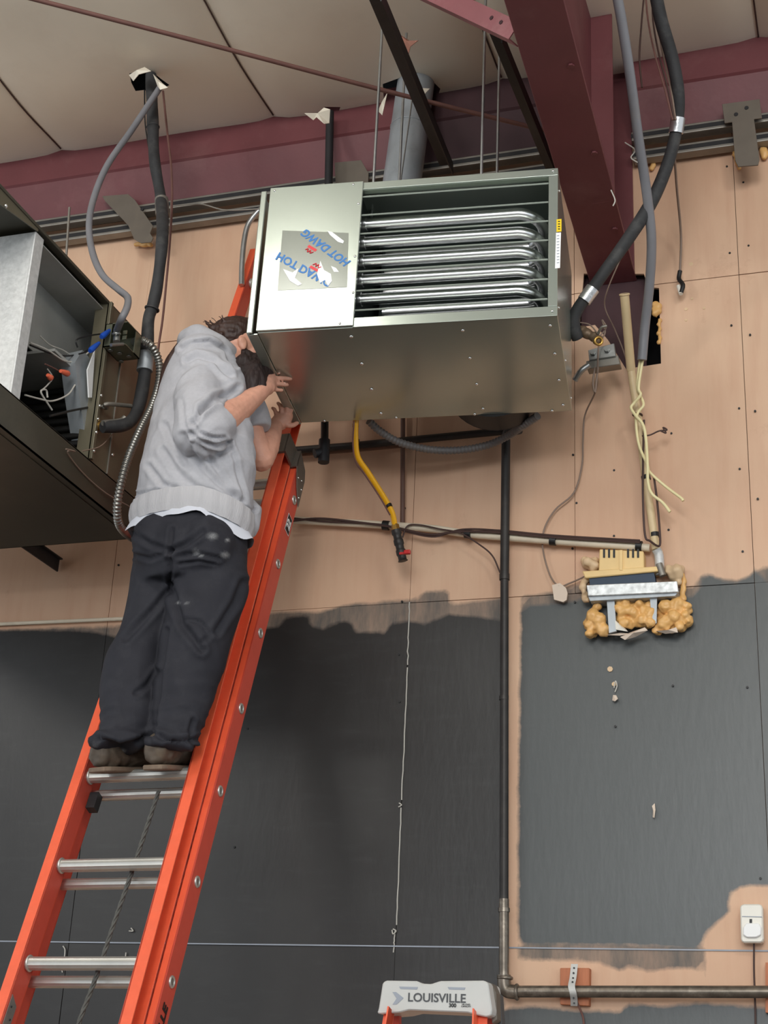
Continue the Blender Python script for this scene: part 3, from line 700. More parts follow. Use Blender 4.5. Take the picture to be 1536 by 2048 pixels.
# fly section (front, nested), continues to the wall
fly_r = rail('fly_rail', -.062, 1, .044, .112, sB+2.2*RS, 10.72*RS, .036)
fly_l = rail('fly_rail', -.402, -1, .044, .112, sB+2.2*RS, 10.72*RS, .036)
# rungs
def rung_mesh(x0, x1, n, r):
    bm = bmesh.new(); segs = 26; prof = []
    for k in range(segs):
        a = 2*PI*k/segs; rr = r*(1+(.035 if k % 2 else -.02)); ca, sa = math.cos(a), math.sin(a)
        prof.append((LN*ca*rr + LD*sa*rr*(.92 if sa > 0 else 1)))
    A = [bm.verts.new(LX*x0+LN*n+p) for p in prof]; B = [bm.verts.new(LX*x1+LN*n+p) for p in prof]
    for k in range(segs): bm.faces.new((A[k], B[k], B[(k+1) % segs], A[(k+1) % segs]))
    bm.faces.new(A); bm.faces.new(B[::-1]); bmesh.ops.recalc_face_normals(bm, faces=bm.faces)
    return me_from(bm)
def many(me, m, name, parent, ks, off=0.0, group=None):
    if not me.materials: me.materials.append(m)
    for k in ks:
        o = bpy.data.objects.new(name, me); C.objects.link(o); o.location = P0+LD*(k*RS+off); o.parent = parent
mr_ = autosm(rung_mesh(-.402, -.062, .080, .0185), 20); mr2 = autosm(rung_mesh(-.430, -.028, 0, .0165), 20)
many(mr_, M_alu, 'rung', ld, range(-5, 11), .012)
many(mr2, M_alu, 'rung', ld, range(-7, 7))
def ringmesh(x, n, R, r, ax=LX):
    bm = bmesh.new(); rings = []
    for i in range(20):
        t_ = 2*PI*i/20; d = LN*math.cos(t_)+LD*math.sin(t_)
        rings.append([bm.verts.new(LX*x+LN*n+d*(R+r*math.cos(s))+LX*r*1.0*math.sin(s)) for s in [2*PI*k/6 for k in range(6)]])
    for i in range(20):
        a, b = rings[i], rings[(i+1) % 20]
        for k in range(6): bm.faces.new((a[k], b[k], b[(k+1) % 6], a[(k+1) % 6]))
    bmesh.ops.recalc_face_normals(bm, faces=bm.faces); return autosm(me_from(bm), 80)
many(ringmesh(.0, 0, .0135, .0042), M_alu, 'rung_eyelet', face_r, range(-7, 7))
bm = bmesh.new(); add_tube(bm, [LX*-.002, LX*.0015], .0115, 14); many(me_from(bm), M_galvd, 'rung_plug', face_r, range(-7, 7))
many(ringmesh(-.396, .080, .0195, .004), M_alu, 'rung_collar', ld, range(-5, 11), .012)
many(ringmesh(-.056, .080, .0125, .003), M_orangei, 'rung_plug', fly_r, range(-5, 11), .012)
# top guide bracket where the base section ends
gb = bmesh.new()
for bx in ([(-.066, .108), (-.020, .108), (-.020, .122), (-.066, .122)],):
    prism_l(gb, bx, 6.42*RS, 6.72*RS)
prism_l(gb, [(-.026, .03), (-.018, .03), (-.018, .122), (-.026, .122)], 6.42*RS, 6.72*RS)
a_ = [lp(.0015, .05, 6.66*RS), lp(.0015, .05, 6.40*RS), lp(.0015, .01, 6.18*RS), lp(.0015, -.036, 6.0*RS), lp(.0015, -.036, 6.42*RS), lp(.0015, -.02, 6.55*RS)]
add_prism(gb, a_, LX*.003); prism_l(gb, [(-.022, .045), (.0045, .045), (.0045, .05), (-.022, .05)], 6.40*RS, 6.66*RS)
bmesh.ops.recalc_face_normals(gb, faces=gb.faces)
g = new('guide_bracket', me_from(gb), M_galvd2, ld)
screws(g, [lp(.005, -.02, 6.1*RS), lp(.005, -.025, 6.25*RS), lp(.005, -.01, 6.35*RS), lp(.005, .02, 6.3*RS)], LX, .004)
gb = bmesh.new(); prism_l(gb, [(-.450, .108), (-.395, .108), (-.395, .122), (-.450, .122)], 6.45*RS, 6.7*RS); bmesh.ops.recalc_face_normals(gb, faces=gb.faces); new('guide_bracket', me_from(gb), M_galvd2, ld)
# stickers and lettering on the right rail
def onrail(n, s): return lp(.0002, n, s)
Mr = frame_M(onrail(-.002, 5.63*RS), LD, -LN); 
# face normal should be LX
def railM(n, s): return Matrix(((LD.x, -LN.x, 0, 0), (LD.y, -LN.y, 0, 0), (LD.z, -LN.z, 0, 0), (0, 0, 0, 1)))
xx = LD; zz = LX; yy = zz.cross(xx)
def RM(n, s): p = onrail(n, s); return Matrix(((xx.x, yy.x, zz.x, p.x), (xx.y, yy.y, zz.y, p.y), (xx.z, yy.z, zz.z, p.z), (0, 0, 0, 1)))
bm = bmesh.new(); add_box(bm, (-.038, -.020, 0), (.038, .020, .0006), RM(-.004, 5.62*RS)); new('size_label', me_from(bm), M_wpr, face_r)
bm = bmesh.new(); add_box(bm, (-.036, -.018, .0005), (.036, .018, .0009), RM(-.004, 5.62*RS)); new('size_label', me_from(bm), M_kpr, face_r)
text('lettering', '22', RM(-.004, 5.62*RS) @ Matrix.Translation((0, 0, .0012)), .04, M_wpr, face_r, bold=.001)
text('lettering', 'LOUISVILLE', RM(-.002, -.60*RS) @ Matrix.Translation((0, 0, .0005)), .040, M_kpr, face_r, sx=1.15, bold=.0010, shear=.1)
bm = bmesh.new(); add_prism(bm, [lp(-.4075, n, s) for n, s in ((.100, -.35*RS), (.058, -.42*RS), (.056, -.75*RS), (.075, -.82*RS), (.060, -1.0*RS), (.058, -1.2*RS), (.092, -1.2*RS))], LX*.0012 if False else LX*.003)
bmesh.ops.recalc_face_normals(bm, faces=bm.faces)
# small safety plate on inside of left rail
bm.free()
bm = bmesh.new(); add_prism(bm, [lp(-.4018, n, s) for n, s in ((.106, -.30*RS), (.070, -.36*RS), (.070, -.62*RS), (.086, -.70*RS), (.086, -.95*RS), (.106, -.95*RS))], LX*.002); bmesh.ops.recalc_face_normals(bm, faces=bm.faces)
pl_ = new('rail_guide_plate', me_from(bm), M_galv, ld); screws(pl_, [lp(-.399, .095, -.4*RS), lp(-.399, .082, -.5*RS), lp(-.399, .095, -.62*RS)], LX, .003, M_kpr, 'rivet')
# feet
for x in (-.03, -.43):
    bm = bmesh.new(); p = lp(x, 0, sB); add_box(bm, (p.x-.03, p.y-.05, 0), (p.x+.03, p.y+.06, .05), None, .004); new('foot', me_from(bm), M_tape, ld)
# stop hook below the standing rung at left
bm = bmesh.new(); prism_l(bm, [(-.400, .02), (-.372, .02), (-.372, .05), (-.400, .05)], 1.75*RS, 1.93*RS); bmesh.ops.recalc_face_normals(bm, faces=bm.faces); new('rung_lock', me_from(bm), M_bsteel, ld)
# rope
rp = [lp(-.17, .055, 1.9*RS), lp(-.185, .05, 1.0*RS), lp(-.19, .056, .5*RS), lp(-.20, .05, 0), lp(-.21, .055, -.6*RS), lp(-.2, .05, -1.2*RS), lp(-.2, .05, -3*RS), lp(-.2, .05, -6*RS)]
ro = empty('ladder_rope', 'grey twisted rope hanging behind the ladder rungs below the man', 'rope')
path = smooth_path(rp, 60); fr2 = frames(path)
for ph in (0, 2*PI/3, 4*PI/3):
    bm = bmesh.new(); s = 0; pts = []
    for i, (p, (A, B)) in enumerate(zip(path, fr2)):
        if i: s += (path[i]-path[i-1]).length
        a = s/.028*2*PI*.33+ph; pts.append(p+(A*math.cos(a)+B*math.sin(a))*.0035)
    add_tube(bm, pts, .0036, 6); new('strand', autosm(me_from(bm), 80), M_rope, ro)

# ================================================================== STEP LADDER (foreground bottom)
st = empty('step_ladder', 'orange fibreglass stepladder with light grey top cap at the bottom edge', 'ladder')
SY = 4.0
cx0 = U(866, 1997, SY)
# cap outline in pixels, front face at depth SY
cap = [(754, 2026), (757, 2018), (765, 1966), (772, 1961), (835, 1962), (842, 1967), (862, 1968), (880, 1962), (968, 1961), (976, 1966), (984, 2020), (982, 2031), (972, 2034), (948, 2029), (935, 2025), (818, 2020), (798, 2025), (760, 2028)]
cp_ = plate('top_cap', cap, SY, .135, M_lgrey, st, .003)
for q in ([(798, 1973), (836, 1974), (834, 1979), (801, 1978)], [(895, 1974), (931, 1975), (929, 1980), (898, 1979)]):
    plate('cap_slot', q, SY-.0008, .002, M_mgrey, cp_)
Mt = lambda px, py: Matrix(((1, 0, 0, 0), (0, 0, -1, 0), (0, 1, 0, 0), (0, 0, 0, 1)))
def TM(px, py, roll=.0): 
    p = U(px, py, SY-.0012); r_ = Matrix.Rotation(roll, 4, 'Y'); return Matrix.Translation(p) @ r_ @ Matrix.Rotation(PI/2, 4, 'X')
text('lettering', 'LOUISVILLE', TM(873, 1996.5), .031, M_dgrey, cp_, sx=1.02, bold=.0005)
text('lettering', '300', TM(905, 2011), .0135, M_kpr, cp_, bold=.0004)
text('lettering', 'LB LOAD', TM(932, 2008.8), .0056, M_kpr, cp_); text('lettering', 'CAPACITY', TM(932, 2013), .0056, M_kpr, cp_)
plate('arrow_emblem', [(785, 1984), (792, 1984), (807, 1996), (793, 2009), (785, 2009), (793, 1997)], SY-.0012, .001, M_mgrey, cp_)
# rails
zt = cx0.z-.035
for side, xa, dx in (('l', U(773, 2030, SY).x, -1), ('r', U(960, 2030, SY).x, 1)):
    a = Vector((xa, SY+.022, zt)); b = Vector((xa+dx*.12, SY-.50, 0.0)); M = frame_M(a, b-a, (1, 0, 0)); ln = (b-a).length
    bm = bmesh.new(); add_box(bm, (0, -.014, -.004), (ln, .014, 0), M); add_box(bm, (0, -.014 if dx > 0 else .010, -.05 if M.col[2].y > 0 else 0), (ln, -.010 if dx > 0 else .014, 0 if M.col[2].y > 0 else .05), M)
    add_box(bm, (0, dx*-.014 if dx > 0 else .0105, 0), (ln, -.0105 if dx > 0 else .014, .048), M)
    new('front_rail', me_from(bm), M_orange, st)
    a = Vector((xa+dx*.004, SY+.11, zt)); b = Vector((xa+dx*.10, SY+.62, 0.0)); M = frame_M(a, b-a, (1, 0, 0)); ln = (b-a).length
    bm = bmesh.new(); add_box(bm, (0, -.012, 0), (ln, .012, .022), M); new('rear_rail', me_from(bm), M_orangei, st)
for k in range(1, 7):
    f = k*.305/2.12; y = SY-.5*f; xl = U(773, 2030, SY).x-.12*f; xr = U(960, 2030, SY).x+.12*f; z = zt-k*.305
    bm = bmesh.new(); add_box(bm, (xl, y-.01, z-.022), (xr, y+.075, z), None, .002); new('step', me_from(bm), M_alu, st)
# hinge hardware at right of the cap
plate('spreader_bracket', [(974, 1972), (984, 1966), (992, 1985), (994, 2040), (984, 2048), (980, 2000)], SY+.05, .05, M_galvd2, st, .002)
plate('spreader_bracket', [(984, 1976), (1000, 1990), (1004, 2048), (994, 2070), (988, 2000)], SY+.10, .04, M_dgrey, st, .002)

# ================================================================== OLD UNIT on the left
ou = empty('old_fan_unit', 'old open olive sheet-metal fan unit hanging at the left edge, side cover off', 'heater')
OX = -2.43; OY0, OY1 = 3.05, 4.50; OZ0, OZ1 = 3.92, 4.53; OL = -3.7
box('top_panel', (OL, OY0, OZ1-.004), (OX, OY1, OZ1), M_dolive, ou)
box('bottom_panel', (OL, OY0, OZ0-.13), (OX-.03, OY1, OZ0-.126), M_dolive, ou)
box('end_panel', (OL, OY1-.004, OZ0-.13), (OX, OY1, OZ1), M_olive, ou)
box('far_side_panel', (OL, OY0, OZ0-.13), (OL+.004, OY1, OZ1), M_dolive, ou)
ys = UX(213, 641, OX).y; ye = UX(75, 478, OX).y
bm = bmesh.new(); add_box(bm, (OX-.003, ys, OZ0), (OX, OY1, OZ1-.002)); add_box(bm, (OX-.05, ys, OZ0), (OX, ys+.003, OZ1-.004)); add_box(bm, (OX, ys, OZ0), (OX+.012, ys+.016, OZ1-.003), None, .002)
sp = new('coil_end_panel', me_from(bm), M_olive, ou)
ysm = ys+.13
box('panel_seam', (OX, ysm, OZ0), (OX+.004, ysm+.006, OZ1-.12), M_galvd, sp)
screws(sp, [Vector((OX+.004, ysm+.02, z)) for z in (4.0, 4.1)]+[Vector((OX+.013, ys+.008, z)) for z in (3.95, 4.02, 4.07, 4.12, 4.16)], (1, 0, 0), .006)
bm = bmesh.new(); add_box(bm, (OX-.028, OY0, OZ0-.128), (OX, OY1+.06, OZ0-.122)); add_box(bm, (OX-.004, OY0, OZ0-.128), (OX, OY1+.06, OZ0-.0)); add_box(bm, (OX-.02, OY0, OZ0-.006), (OX, OY1, OZ0), None, .001)
new('bottom_rail', me_from(bm), M_dolive, ou)
bm = bmesh.new(); add_box(bm, (OX-.025, OY0, OZ1-.012), (OX+.002, ys, OZ1), None, .002); new('top_rail', me_from(bm), M_dolive, ou)
# side skin above the duct at the near end
bm = bmesh.new(); add_prism(bm, [Vector((OX-.002, OY0, OZ1-.01)), Vector((OX-.002, ye, OZ1-.01)), Vector((OX-.002, ye, OZ1-.02)), Vector((OX-.002, OY0, OZ1-.12))], (-.004, 0, 0)); bmesh.ops.recalc_face_normals(bm, faces=bm.faces)
sk = new('side_skin', me_from(bm), M_olive, ou); screws(sk, [UX(12, 412, OX)], (1, 0, 0), .007)
# galvanised lined duct end, facing the camera side
yp = ye+.0
bm = bmesh.new(); add_box(bm, (OL+.05, yp, OZ0+.0), (OX-.012, yp+.004, OZ1-.02)); add_box(bm, (OX-.016, yp-.003, OZ0), (OX-.008, yp+.05, OZ1-.02), None, .002)
new('duct_end', me_from(bm), M_foil, ou)
# inside: sloping inner skin, partition, coil fins, blower housing
M_in = mat('dusty_grey_interior', (176, 176, 170), .5, .3, var=.2, scale=5, dust=.3)
box('inner_top_skin', (OL+.1, yp+.01, OZ1-.03), (OX-.02, OY1-.02, OZ1-.026), M_in, ou)
box('inner_back_wall', (OX-.62, yp+.02, OZ0), (OX-.61, OY1-.02, OZ1-.03), M_bsteel, ou)
box('inner_skin', (OX-.16, yp+.02, OZ0+.33), (OX-.155, OY1-.05, OZ1-.03), M_in, ou)
box('partition', (OX-.60, OY1-.12, OZ0+.40), (OX-.01, OY1-.02, OZ1-.03), M_in, ou)
box('inner_shelf', (OX-.60, ys-.22, OZ0+.30), (OX-.05, OY1-.03, OZ0+.31), M_in, ou)
for k in range(9):
    tube('coil_tube', [Vector((OX-.55, ys+.02+.0*k, OZ0+.04+.03*k)), Vector((OX-.04, ys+.02, OZ0+.04+.03*k))], .012, M_tape, ou, n=1, seg=10)
disc('blower_end', Vector((OX-.42, ys-.30, OZ0+.20)), (1, 0, 0), .15, .20, M_bsteel, ou, 28)
bm = bmesh.new(); add_prism(bm, [UX(150, 725, OX-.03), UX(165, 700, OX-.03), UX(190, 728, OX-.03), UX(182, 790, OX-.03), UX(172, 880, OX-.03), UX(158, 790, OX-.03)], (-.06, .01, 0)); bmesh.ops.recalc_face_normals(bm, faces=bm.faces)
new('inner_duct_flap', me_from(bm), M_vent, ou)
bm = bmesh.new(); add_prism(bm, [UX(175, 740, OX-.012), UX(190, 700, OX-.012), UX(184, 795, OX-.012), UX(178, 795, OX-.012)], (-.004, 0, 0)); bmesh.ops.recalc_face_normals(bm, faces=bm.faces); new('inner_label', me_from(bm), M_wpr, ou)
# inside wires
def wires(parent, lst, base='wire'):
    for pts, X, r, m in lst: tube(base, [UX(x, y, X) for x, y in pts], r, m, parent, n=6, seg=7)
wires(ou, [([(60, 690), (100, 706), (135, 712), (165, 706), (176, 700)], OX-.06, .0032, M_wirek), ([(60, 685), (95, 700), (130, 722), (158, 720), (182, 700)], OX-.05, .003, M_wirew),
           ([(80, 672), (100, 690), (125, 700), (150, 716)], OX-.08, .0025, M_wirew), ([(155, 695), (153, 680), (175, 672), (200, 668)], OX-.01, .0028, M_wirek),
           ([(158, 708), (172, 704), (184, 697)], OX-.01, .0028, M_wirek), ([(50, 790), (80, 798), (105, 802), (135, 790), (150, 770)], OX-.04, .003, M_wirew),
           ([(95, 795), (92, 780), (82, 785), (104, 820)], OX-.04, .0032, M_wirew), ([(95, 738), (105, 755), (95, 770), (84, 780)], OX-.06, .0025, M_wirew),
           ([(90, 728), (105, 735), (120, 743)], OX-.05, .0025, M_rust), ([(100, 832), (140, 822), (176, 815)], OX-.03, .004, M_wirek)])
def nut(px, py, px2, py2, X, m, parent):
    a, b = UX(px, py, X), UX(px2, py2, X); bm = bmesh.new(); d = b-a
    add_tube(bm, [a, a+d*.15, a+d*.6, b], [.0075, .011, .009, .006], 10); new('wire_nut', autosm(me_from(bm), 50), m, parent)
nut(203, 674, 221, 660, OX+.03, M_blue, ou); nut(180, 702, 198, 686, OX+.03, M_blue, ou); nut(137, 748, 121, 742, OX-.04, M_orn, ou); nut(103, 757, 95, 750, OX-.05, M_orn, ou)
# thin rod above the unit
tag(tube('hanger_rod', [U(139, 415, 4.4), U(131, 535, 4.4), Vector((U(131, 535, 4.4).x, 4.4, OZ1))], .005, M_galvd, n=1, seg=8), 'short threaded hanger rod above the old open unit at the left', 'rod')
# angle iron bracket under the unit
ai = empty('angle_bracket', 'dark angle iron bracket arm fixed to the wall low at the left', 'bracket')
a = U(118, 1126, 4.98); ax = a.x; zz_ = a.z
M = Matrix.Translation((ax-.02, 0, zz_))
bm = bmesh.new(); add_box(bm, (ax-.045, 3.6, zz_+.015), (ax+.012, 4.985, zz_+.020)); add_box(bm, (ax-.008, 3.6, zz_-.035), (ax-.002, 4.985, zz_+.020))
new('angle', me_from(bm), M_bsteel, ai)
screws(ai, [Vector((ax-.001, y, zz_-.005)) for y in (4.15, 4.45, 4.72)], (1, 0, 0), .011)
# junction box
jb = empty('junction_box', 'open galvanised junction box with knockouts on the corner of the old unit', 'box')
J = UX(247, 683, OX+.06); jx, jy, jz = J
bm = bmesh.new(); w_, h_, d_ = .055, .045, .05
add_box(bm, (OX+.014, jy-.055, jz-h_), (OX+.10, jy+.055, jz-h_+.003)); add_box(bm, (OX+.014, jy-.055, jz-h_), (OX+.017, jy+.055, jz+h_)); add_box(bm, (OX+.014, jy-.055, jz+h_-.003), (OX+.10, jy+.055, jz+h_))
add_box(bm, (OX+.014, jy+.052, jz-h_), (OX+.10, jy+.055, jz+h_)); add_box(bm, (OX+.014, jy-.055, jz-h_), (OX+.04, jy-.052, jz+h_)); add_box(bm, (OX+.097, jy+.01, jz-h_), (OX+.10, jy+.055, jz+h_), None)
add_box(bm, (OX+.085, jy-.055, jz-h_+.02), (OX+.10, jy-.052, jz-h_+.035)); add_box(bm, (OX+.085, jy-.055, jz-.005), (OX+.10, jy-.052, jz+.01))
M_olvl = mat('galvanised_olive', (120, 122, 104), .4, .6, var=.15, scale=20)
body_ = new('box_shell', me_from(bm), M_olvl, jb)
for k in range(4): disc('knockout', Vector((OX+.03+.022*(k % 3), jy-.03+.028*k, jz-h_-.002)), (0, 0, -1), .009, .002, M_galv, jb, 14)
ring('locknut', UX(233, 668, OX+.07), (0, -.3, 1), .012, .004, M_galv, jb); tube('connector', [UX(234, 658, OX+.06), UX(233, 684, OX+.07)], .012, M_galv, jb, n=1)
tube('screw_post', [UX(222, 690, OX+.08), UX(246, 688, OX+.09)], .006, M_galv, jb, n=1, seg=8); tube('connector', [UX(268, 684, OX+.08), UX(284, 680, OX+.09)], .0135, M_galv, jb, n=1)
ring('locknut', UX(272, 683, OX+.08), (1, .3, 0), .016, .004, M_galv, jb)
# copper stub + small capped pipe on the coil panel
cs = UX(199, 814, OX)
tube('pipe_stub', [cs, cs+Vector((.02, .0, 0)), UX(215, 808, OX+.04), UX(262, 812, OX+.07)], .0075, M_galvd, ou, n=4)
disc('stub_nut', cs+Vector((.018, 0, 0)), (1, 0, 0), .012, .012, M_galvd, ou, 6)
disc('brass_fitting', UX(194, 852, OX), (1, 0, -.0), .017, .05, M_brass, ou, 10)

def cable(name, label, cat, px, Y, r, m, n=6, group=None, seg=10, **k):
    P = []
    for i, p in enumerate(px):
        y = p[2] if len(p) > 2 else (Y if not isinstance(Y, (list, tuple)) else Y[i]); P.append(U(p[0], p[1], y))
    o = tube(name, P, r, m, n=n, seg=seg, **k); return tag(o, label, cat, group)
# insulated pipe, left
ip = empty('insulated_pipe', 'black foam-insulated pipe dropping from a ceiling hole to the old left unit', 'pipe')
PX = OX+.085
lo = [UX(x, y, PX) for x, y in ((297, 640), (294, 700), (288, 760), (277, 815), (262, 842))]
yL = lo[0].y
up_ = [U(302, 150, 4.42), U(305, 230, 4.42), U(309, 320, 4.42), U(322, 400, 4.42), U(325, 470, yL-.0), U(316, 560, yL), U(306, 610, yL)]
pts = up_+lo+[UX(240, 852, OX+.07), UX(205, 854, OX+.035)]
tube('insulation', pts, .0225, M_black, ip, n=6, seg=18, rf=lambda s, i: 1+.05*math.sin(s*9)+.04*math.sin(s*31))
ring('joint_lip', U(306, 254, 4.42), (U(309, 320, 4.42)-U(305, 230, 4.42)), .023, .004, M_black, ip); ring('joint_lip', U(304, 618, yL), (U(306, 610, yL)-lo[0]), .024, .004, M_black, ip)
tube('tape_wrap', [U(323, 398, 4.42), U(325, 430, 4.42)], .027, M_galvd, ip, n=1, seg=16); tube('pipe_clamp', [UX(293, 706, PX), UX(289, 742, PX)], .029, M_vent, ip, n=1, seg=18)
tube('bare_elbow', [UX(250, 835, OX+.07), UX(240, 842, OX+.06), UX(206, 846, OX+.04)], .010, M_galvd, ip, n=3)
# companions to it
cable('grey_conduit', 'grey plastic conduit bowing out from the ceiling hole to the junction box', 'conduit', [(322, 172, 4.35), (300, 205, 4.33), (262, 262, 4.3), (215, 330, 4.25), (188, 395, 4.2), (178, 450, 4.15), (185, 505, 4.1), (205, 550, 4.05), (238, 580, 4.02), (255, 595, 4.0), (254, 615, 3.98), (243, 638, 3.97), (234, 660, UX(234, 660, OX+.06).y)], 4, .0125, M_grey)
cable('thermostat_wire', 'thin wire pair running down beside the black insulated pipe', 'wire', [(326, 182), (334, 260), (342, 330), (344, 400), (340, 480), (333, 560), (325, 640), (316, 700), (308, 780)], 4.52, .0045, M_rust)
cable('thermostat_wire', 'thin dark wire left of the black insulated pipe near the ceiling', 'wire', [(289, 180), (290, 240), (294, 275), (300, 310)], 4.5, .003, M_wirek)
cable('thermostat_wire', 'pale thin wire just right of the black insulated pipe', 'wire', [(342, 405), (338, 500), (330, 590), (322, 660), (314, 730)], 4.58, .0028, M_wiregr)
cable('slack_wire', 'thin slack wire drooping from the black pipe clamp towards the heater', 'wire', [(340, 412), (400, 408), (450, 420), (520, 418)], 4.62, .003, M_galvd)
fx = empty('flexible_conduit', 'ribbed metal flexible conduit looping from the junction box behind the man', 'conduit')
fpx = [(284, 680, OX+.10), (303, 692, OX+.13), (318, 724, OX+.14), (318, 765, OX+.14), (303, 815, OX+.14), (278, 865, OX+.14), (255, 920, OX+.13), (240, 975, OX+.11), (234, 1020, OX+.09), (240, 1052, OX+.07), (262, 1074, OX+.03), (285, 1080, OX-.02)]
path = smooth_path([UX(x, y, X) for x, y, X in fpx], 60)
bm = bmesh.new(); add_tube(bm, path, .0135, 14, rf=lambda s, i: 1+.13*math.cos(2*PI*s/.0125)); new('armour', autosm(me_from(bm), 80), M_flex, fx)
wires_under = cable('loose_wire', 'thin wire trailing along the lower rail of the old unit', 'wire', [(132, 898, 3.9), (150, 903, 3.95), (135, 905, 3.93), (165, 945, 4.05), (210, 985, 4.2), (262, 1015, 4.35)], 4, .0025, M_wiregr)
tube('sensor_wire', [UX(165, 902, OX+.01), UX(200, 893, OX+.02), UX(225, 868, OX+.02)], .002, M_wiregr, ou)
# ---- small electrical conduit bend beside the heater
cable('metal_conduit', 'bent bare metal conduit beside the left edge of the new heater', 'conduit', [(535, 408, 4.86), (515, 424, 4.86), (496, 450, 4.86), (488, 485, 4.86), (484, 530, 4.86), (483, 570, 4.86)], 4.8, .0115, M_galv)
cable('wall_conduit', 'thin pale conduit along the wall above the left black paint', 'conduit', [(-60, 1251), (120, 1243), (300, 1235), (420, 1229)], 4.97, .0075, M_pvcw, n=2)

# ================================================================== PIPES BELOW THE HEATER
dp = empty('drain_pipe', 'black plastic pipe and tee hanging below the heater beside the ladder', 'pipe')
tube('pipe', [U(650, 800, 4.72), U(649, 900, 4.72)], .0145, M_tape, dp, n=1, seg=16)
tube('tee', [U(649, 880, 4.72), U(647, 925, 4.72)], .021, M_bsteel, dp, n=1, seg=18); tube('tee_branch', [U(648, 903, 4.72), U(629, 907, 4.70)], .018, M_bsteel, dp, n=1, seg=16)
cable('cross_pipe', 'black horizontal iron pipe on the wall behind the ladder top', 'pipe', [(520, 906), (700, 892), (1010, 862)], 4.95, .0145, M_bpipe, n=1, seg=16)
cable('cross_batten', 'brown horizontal strip on the wall just under the black cross pipe', 'strip', [(515, 916), (700, 902), (830, 890)], 4.98, .006, mat('brown_strip', (112, 76, 56), .6), n=1)
tl = empty('riser_pipe', 'long black iron pipe running down the wall from the heater to the floor line', 'pipe')
tube('pipe', [U(1012, 868, 4.93), U(1009, 1160, 4.93)], .0165, M_bpipe, tl, n=1, seg=18)
tube('lower_length', [U(1009, 1155, 4.93), U(1008, 1800, 4.93)], .0150, M_bpipe, tl, n=1, seg=18)
tube('coupling', [U(1009, 1148, 4.93), U(1009, 1160, 4.93)], .0185, M_bpipe, tl, n=1, seg=18)
tube('coupling', [U(1008, 1392, 4.93), U(1008, 1400, 4.93)], .0165, M_bpipe, tl, n=1, seg=18); tube('elbow', [U(1014, 876, 4.93), U(1016, 864, 4.92), U(1040, 858, 4.9)], .019, M_bpipe, tl, n=3, seg=16)
tube('worn_length', [U(1008, 1798, 4.93), U(1008, 1952, 4.93)], .0165, M_spipe, tl, n=1, seg=18); tube('coupling', [U(1008, 1816, 4.93), U(1008, 1824, 4.93)], .0195, M_spipe, tl, n=1, seg=18)
hp_ = empty('floor_pipe', 'worn steel pipe running right from an elbow above the lower black paint', 'pipe')
tube('elbow', [U(1008, 1950, 4.93), U(1009, 1972, 4.93), U(1016, 1982, 4.93), U(1036, 1984, 4.93)], .0225, M_spipe, hp_, n=5, seg=18)
tube('pipe', [U(1030, 1983, 4.93), U(1700, 1984, 4.93)], .0185, M_spipe, hp_, n=1, seg=18)
ring('collar', U(1010, 1956, 4.93), (0, 0, 1), .021, .006, M_spipe, hp_); ring('collar', U(1034, 1984, 4.93), (1, 0, 0), .021, .006, M_spipe, hp_)
cable('vertical_conduit', 'thin brown vertical conduit between the yellow hose and the black riser', 'conduit', [(806, 830), (805, 1055)], 4.965, .0095, mat('brown_conduit', (96, 68, 56), .55, dust=.2), n=1)
# gas hose and valve
gh = empty('gas_hose', 'yellow gas hose bending down from the heater to a shut-off valve', 'hose')
tube('hose', [U(712, 832, 4.55), U(711, 870, 4.58), U(715, 912, 4.62), (U(736, 945, 4.68)), U(768, 995, 4.76), U(784, 1025, 4.8), U(790, 1052, 4.83)], .0105, M_yel, gh, n=6, seg=14)
for p, q_ in (((711, 848, 4.57), (711, 854, 4.57)), ((713, 880, 4.6), (713, 885, 4.6)), ((777, 1009, 4.78), (779, 1014, 4.78))): tube('tape_band', [U(*p), U(*q_)], .0116, M_tape, gh, n=1, seg=14)
gv = empty('gas_valve', 'dark threaded gas valve with small red handle under the yellow hose', 'valve')
tube('nut', [U(790, 1050, 4.83), U(792, 1062, 4.83)], .015, M_brass, gv, n=1, seg=6); a, b = U(792, 1060, 4.83), U(806, 1122, 4.85)
bm = bmesh.new(); N_ = 24; add_tube(bm, [a.lerp(b, k/N_) for k in range(N_+1)], [.0155 if (k//4) % 2 else .0185 for k in range(N_+1)], 14); new('body', autosm(me_from(bm), 40), M_bpipe, gv)
bm = bmesh.new(); p = U(815, 1105, 4.80); add_box(bm, (p.x-.012, p.y-.01, p.z-.008), (p.x+.012, p.y+.005, p.z+.008), None, .003); add_box(bm, (p.x-.03, p.y-.003, p.z-.006), (p.x-.008, p.y+.003, p.z+.002)); new('handle', me_from(bm), M_redv, gv)
cable('hose_wire', 'thin red-brown wire following the left side of the yellow gas hose', 'wire', [(708, 842, 4.52), (706, 890, 4.56), (712, 925, 4.6), (730, 950, 4.65), (760, 995, 4.72), (780, 1030, 4.78)], 4.6, .0028, M_rust)
fz_ = empty('flexible_conduit', 'grey ribbed conduit sagging beneath the new heater to the fan', 'conduit')
path = smooth_path([U(738, 842, 4.6), U(760, 862, 4.65), U(800, 885, 4.72), U(860, 899, 4.8), (U(920, 900, 4.84)), U(975, 890, 4.84), U(1015, 872, 4.80), U(1045, 852, 4.72), U(1075, 832, 4.66)], 40)
bm = bmesh.new(); add_tube(bm, path, .0135, 12, rf=lambda s, i: 1+.10*math.cos(2*PI*s/.014)); new('armour', autosm(me_from(bm), 80), mat('grey_flex', (112, 108, 106), .55, .2, dust=.2), fz_)

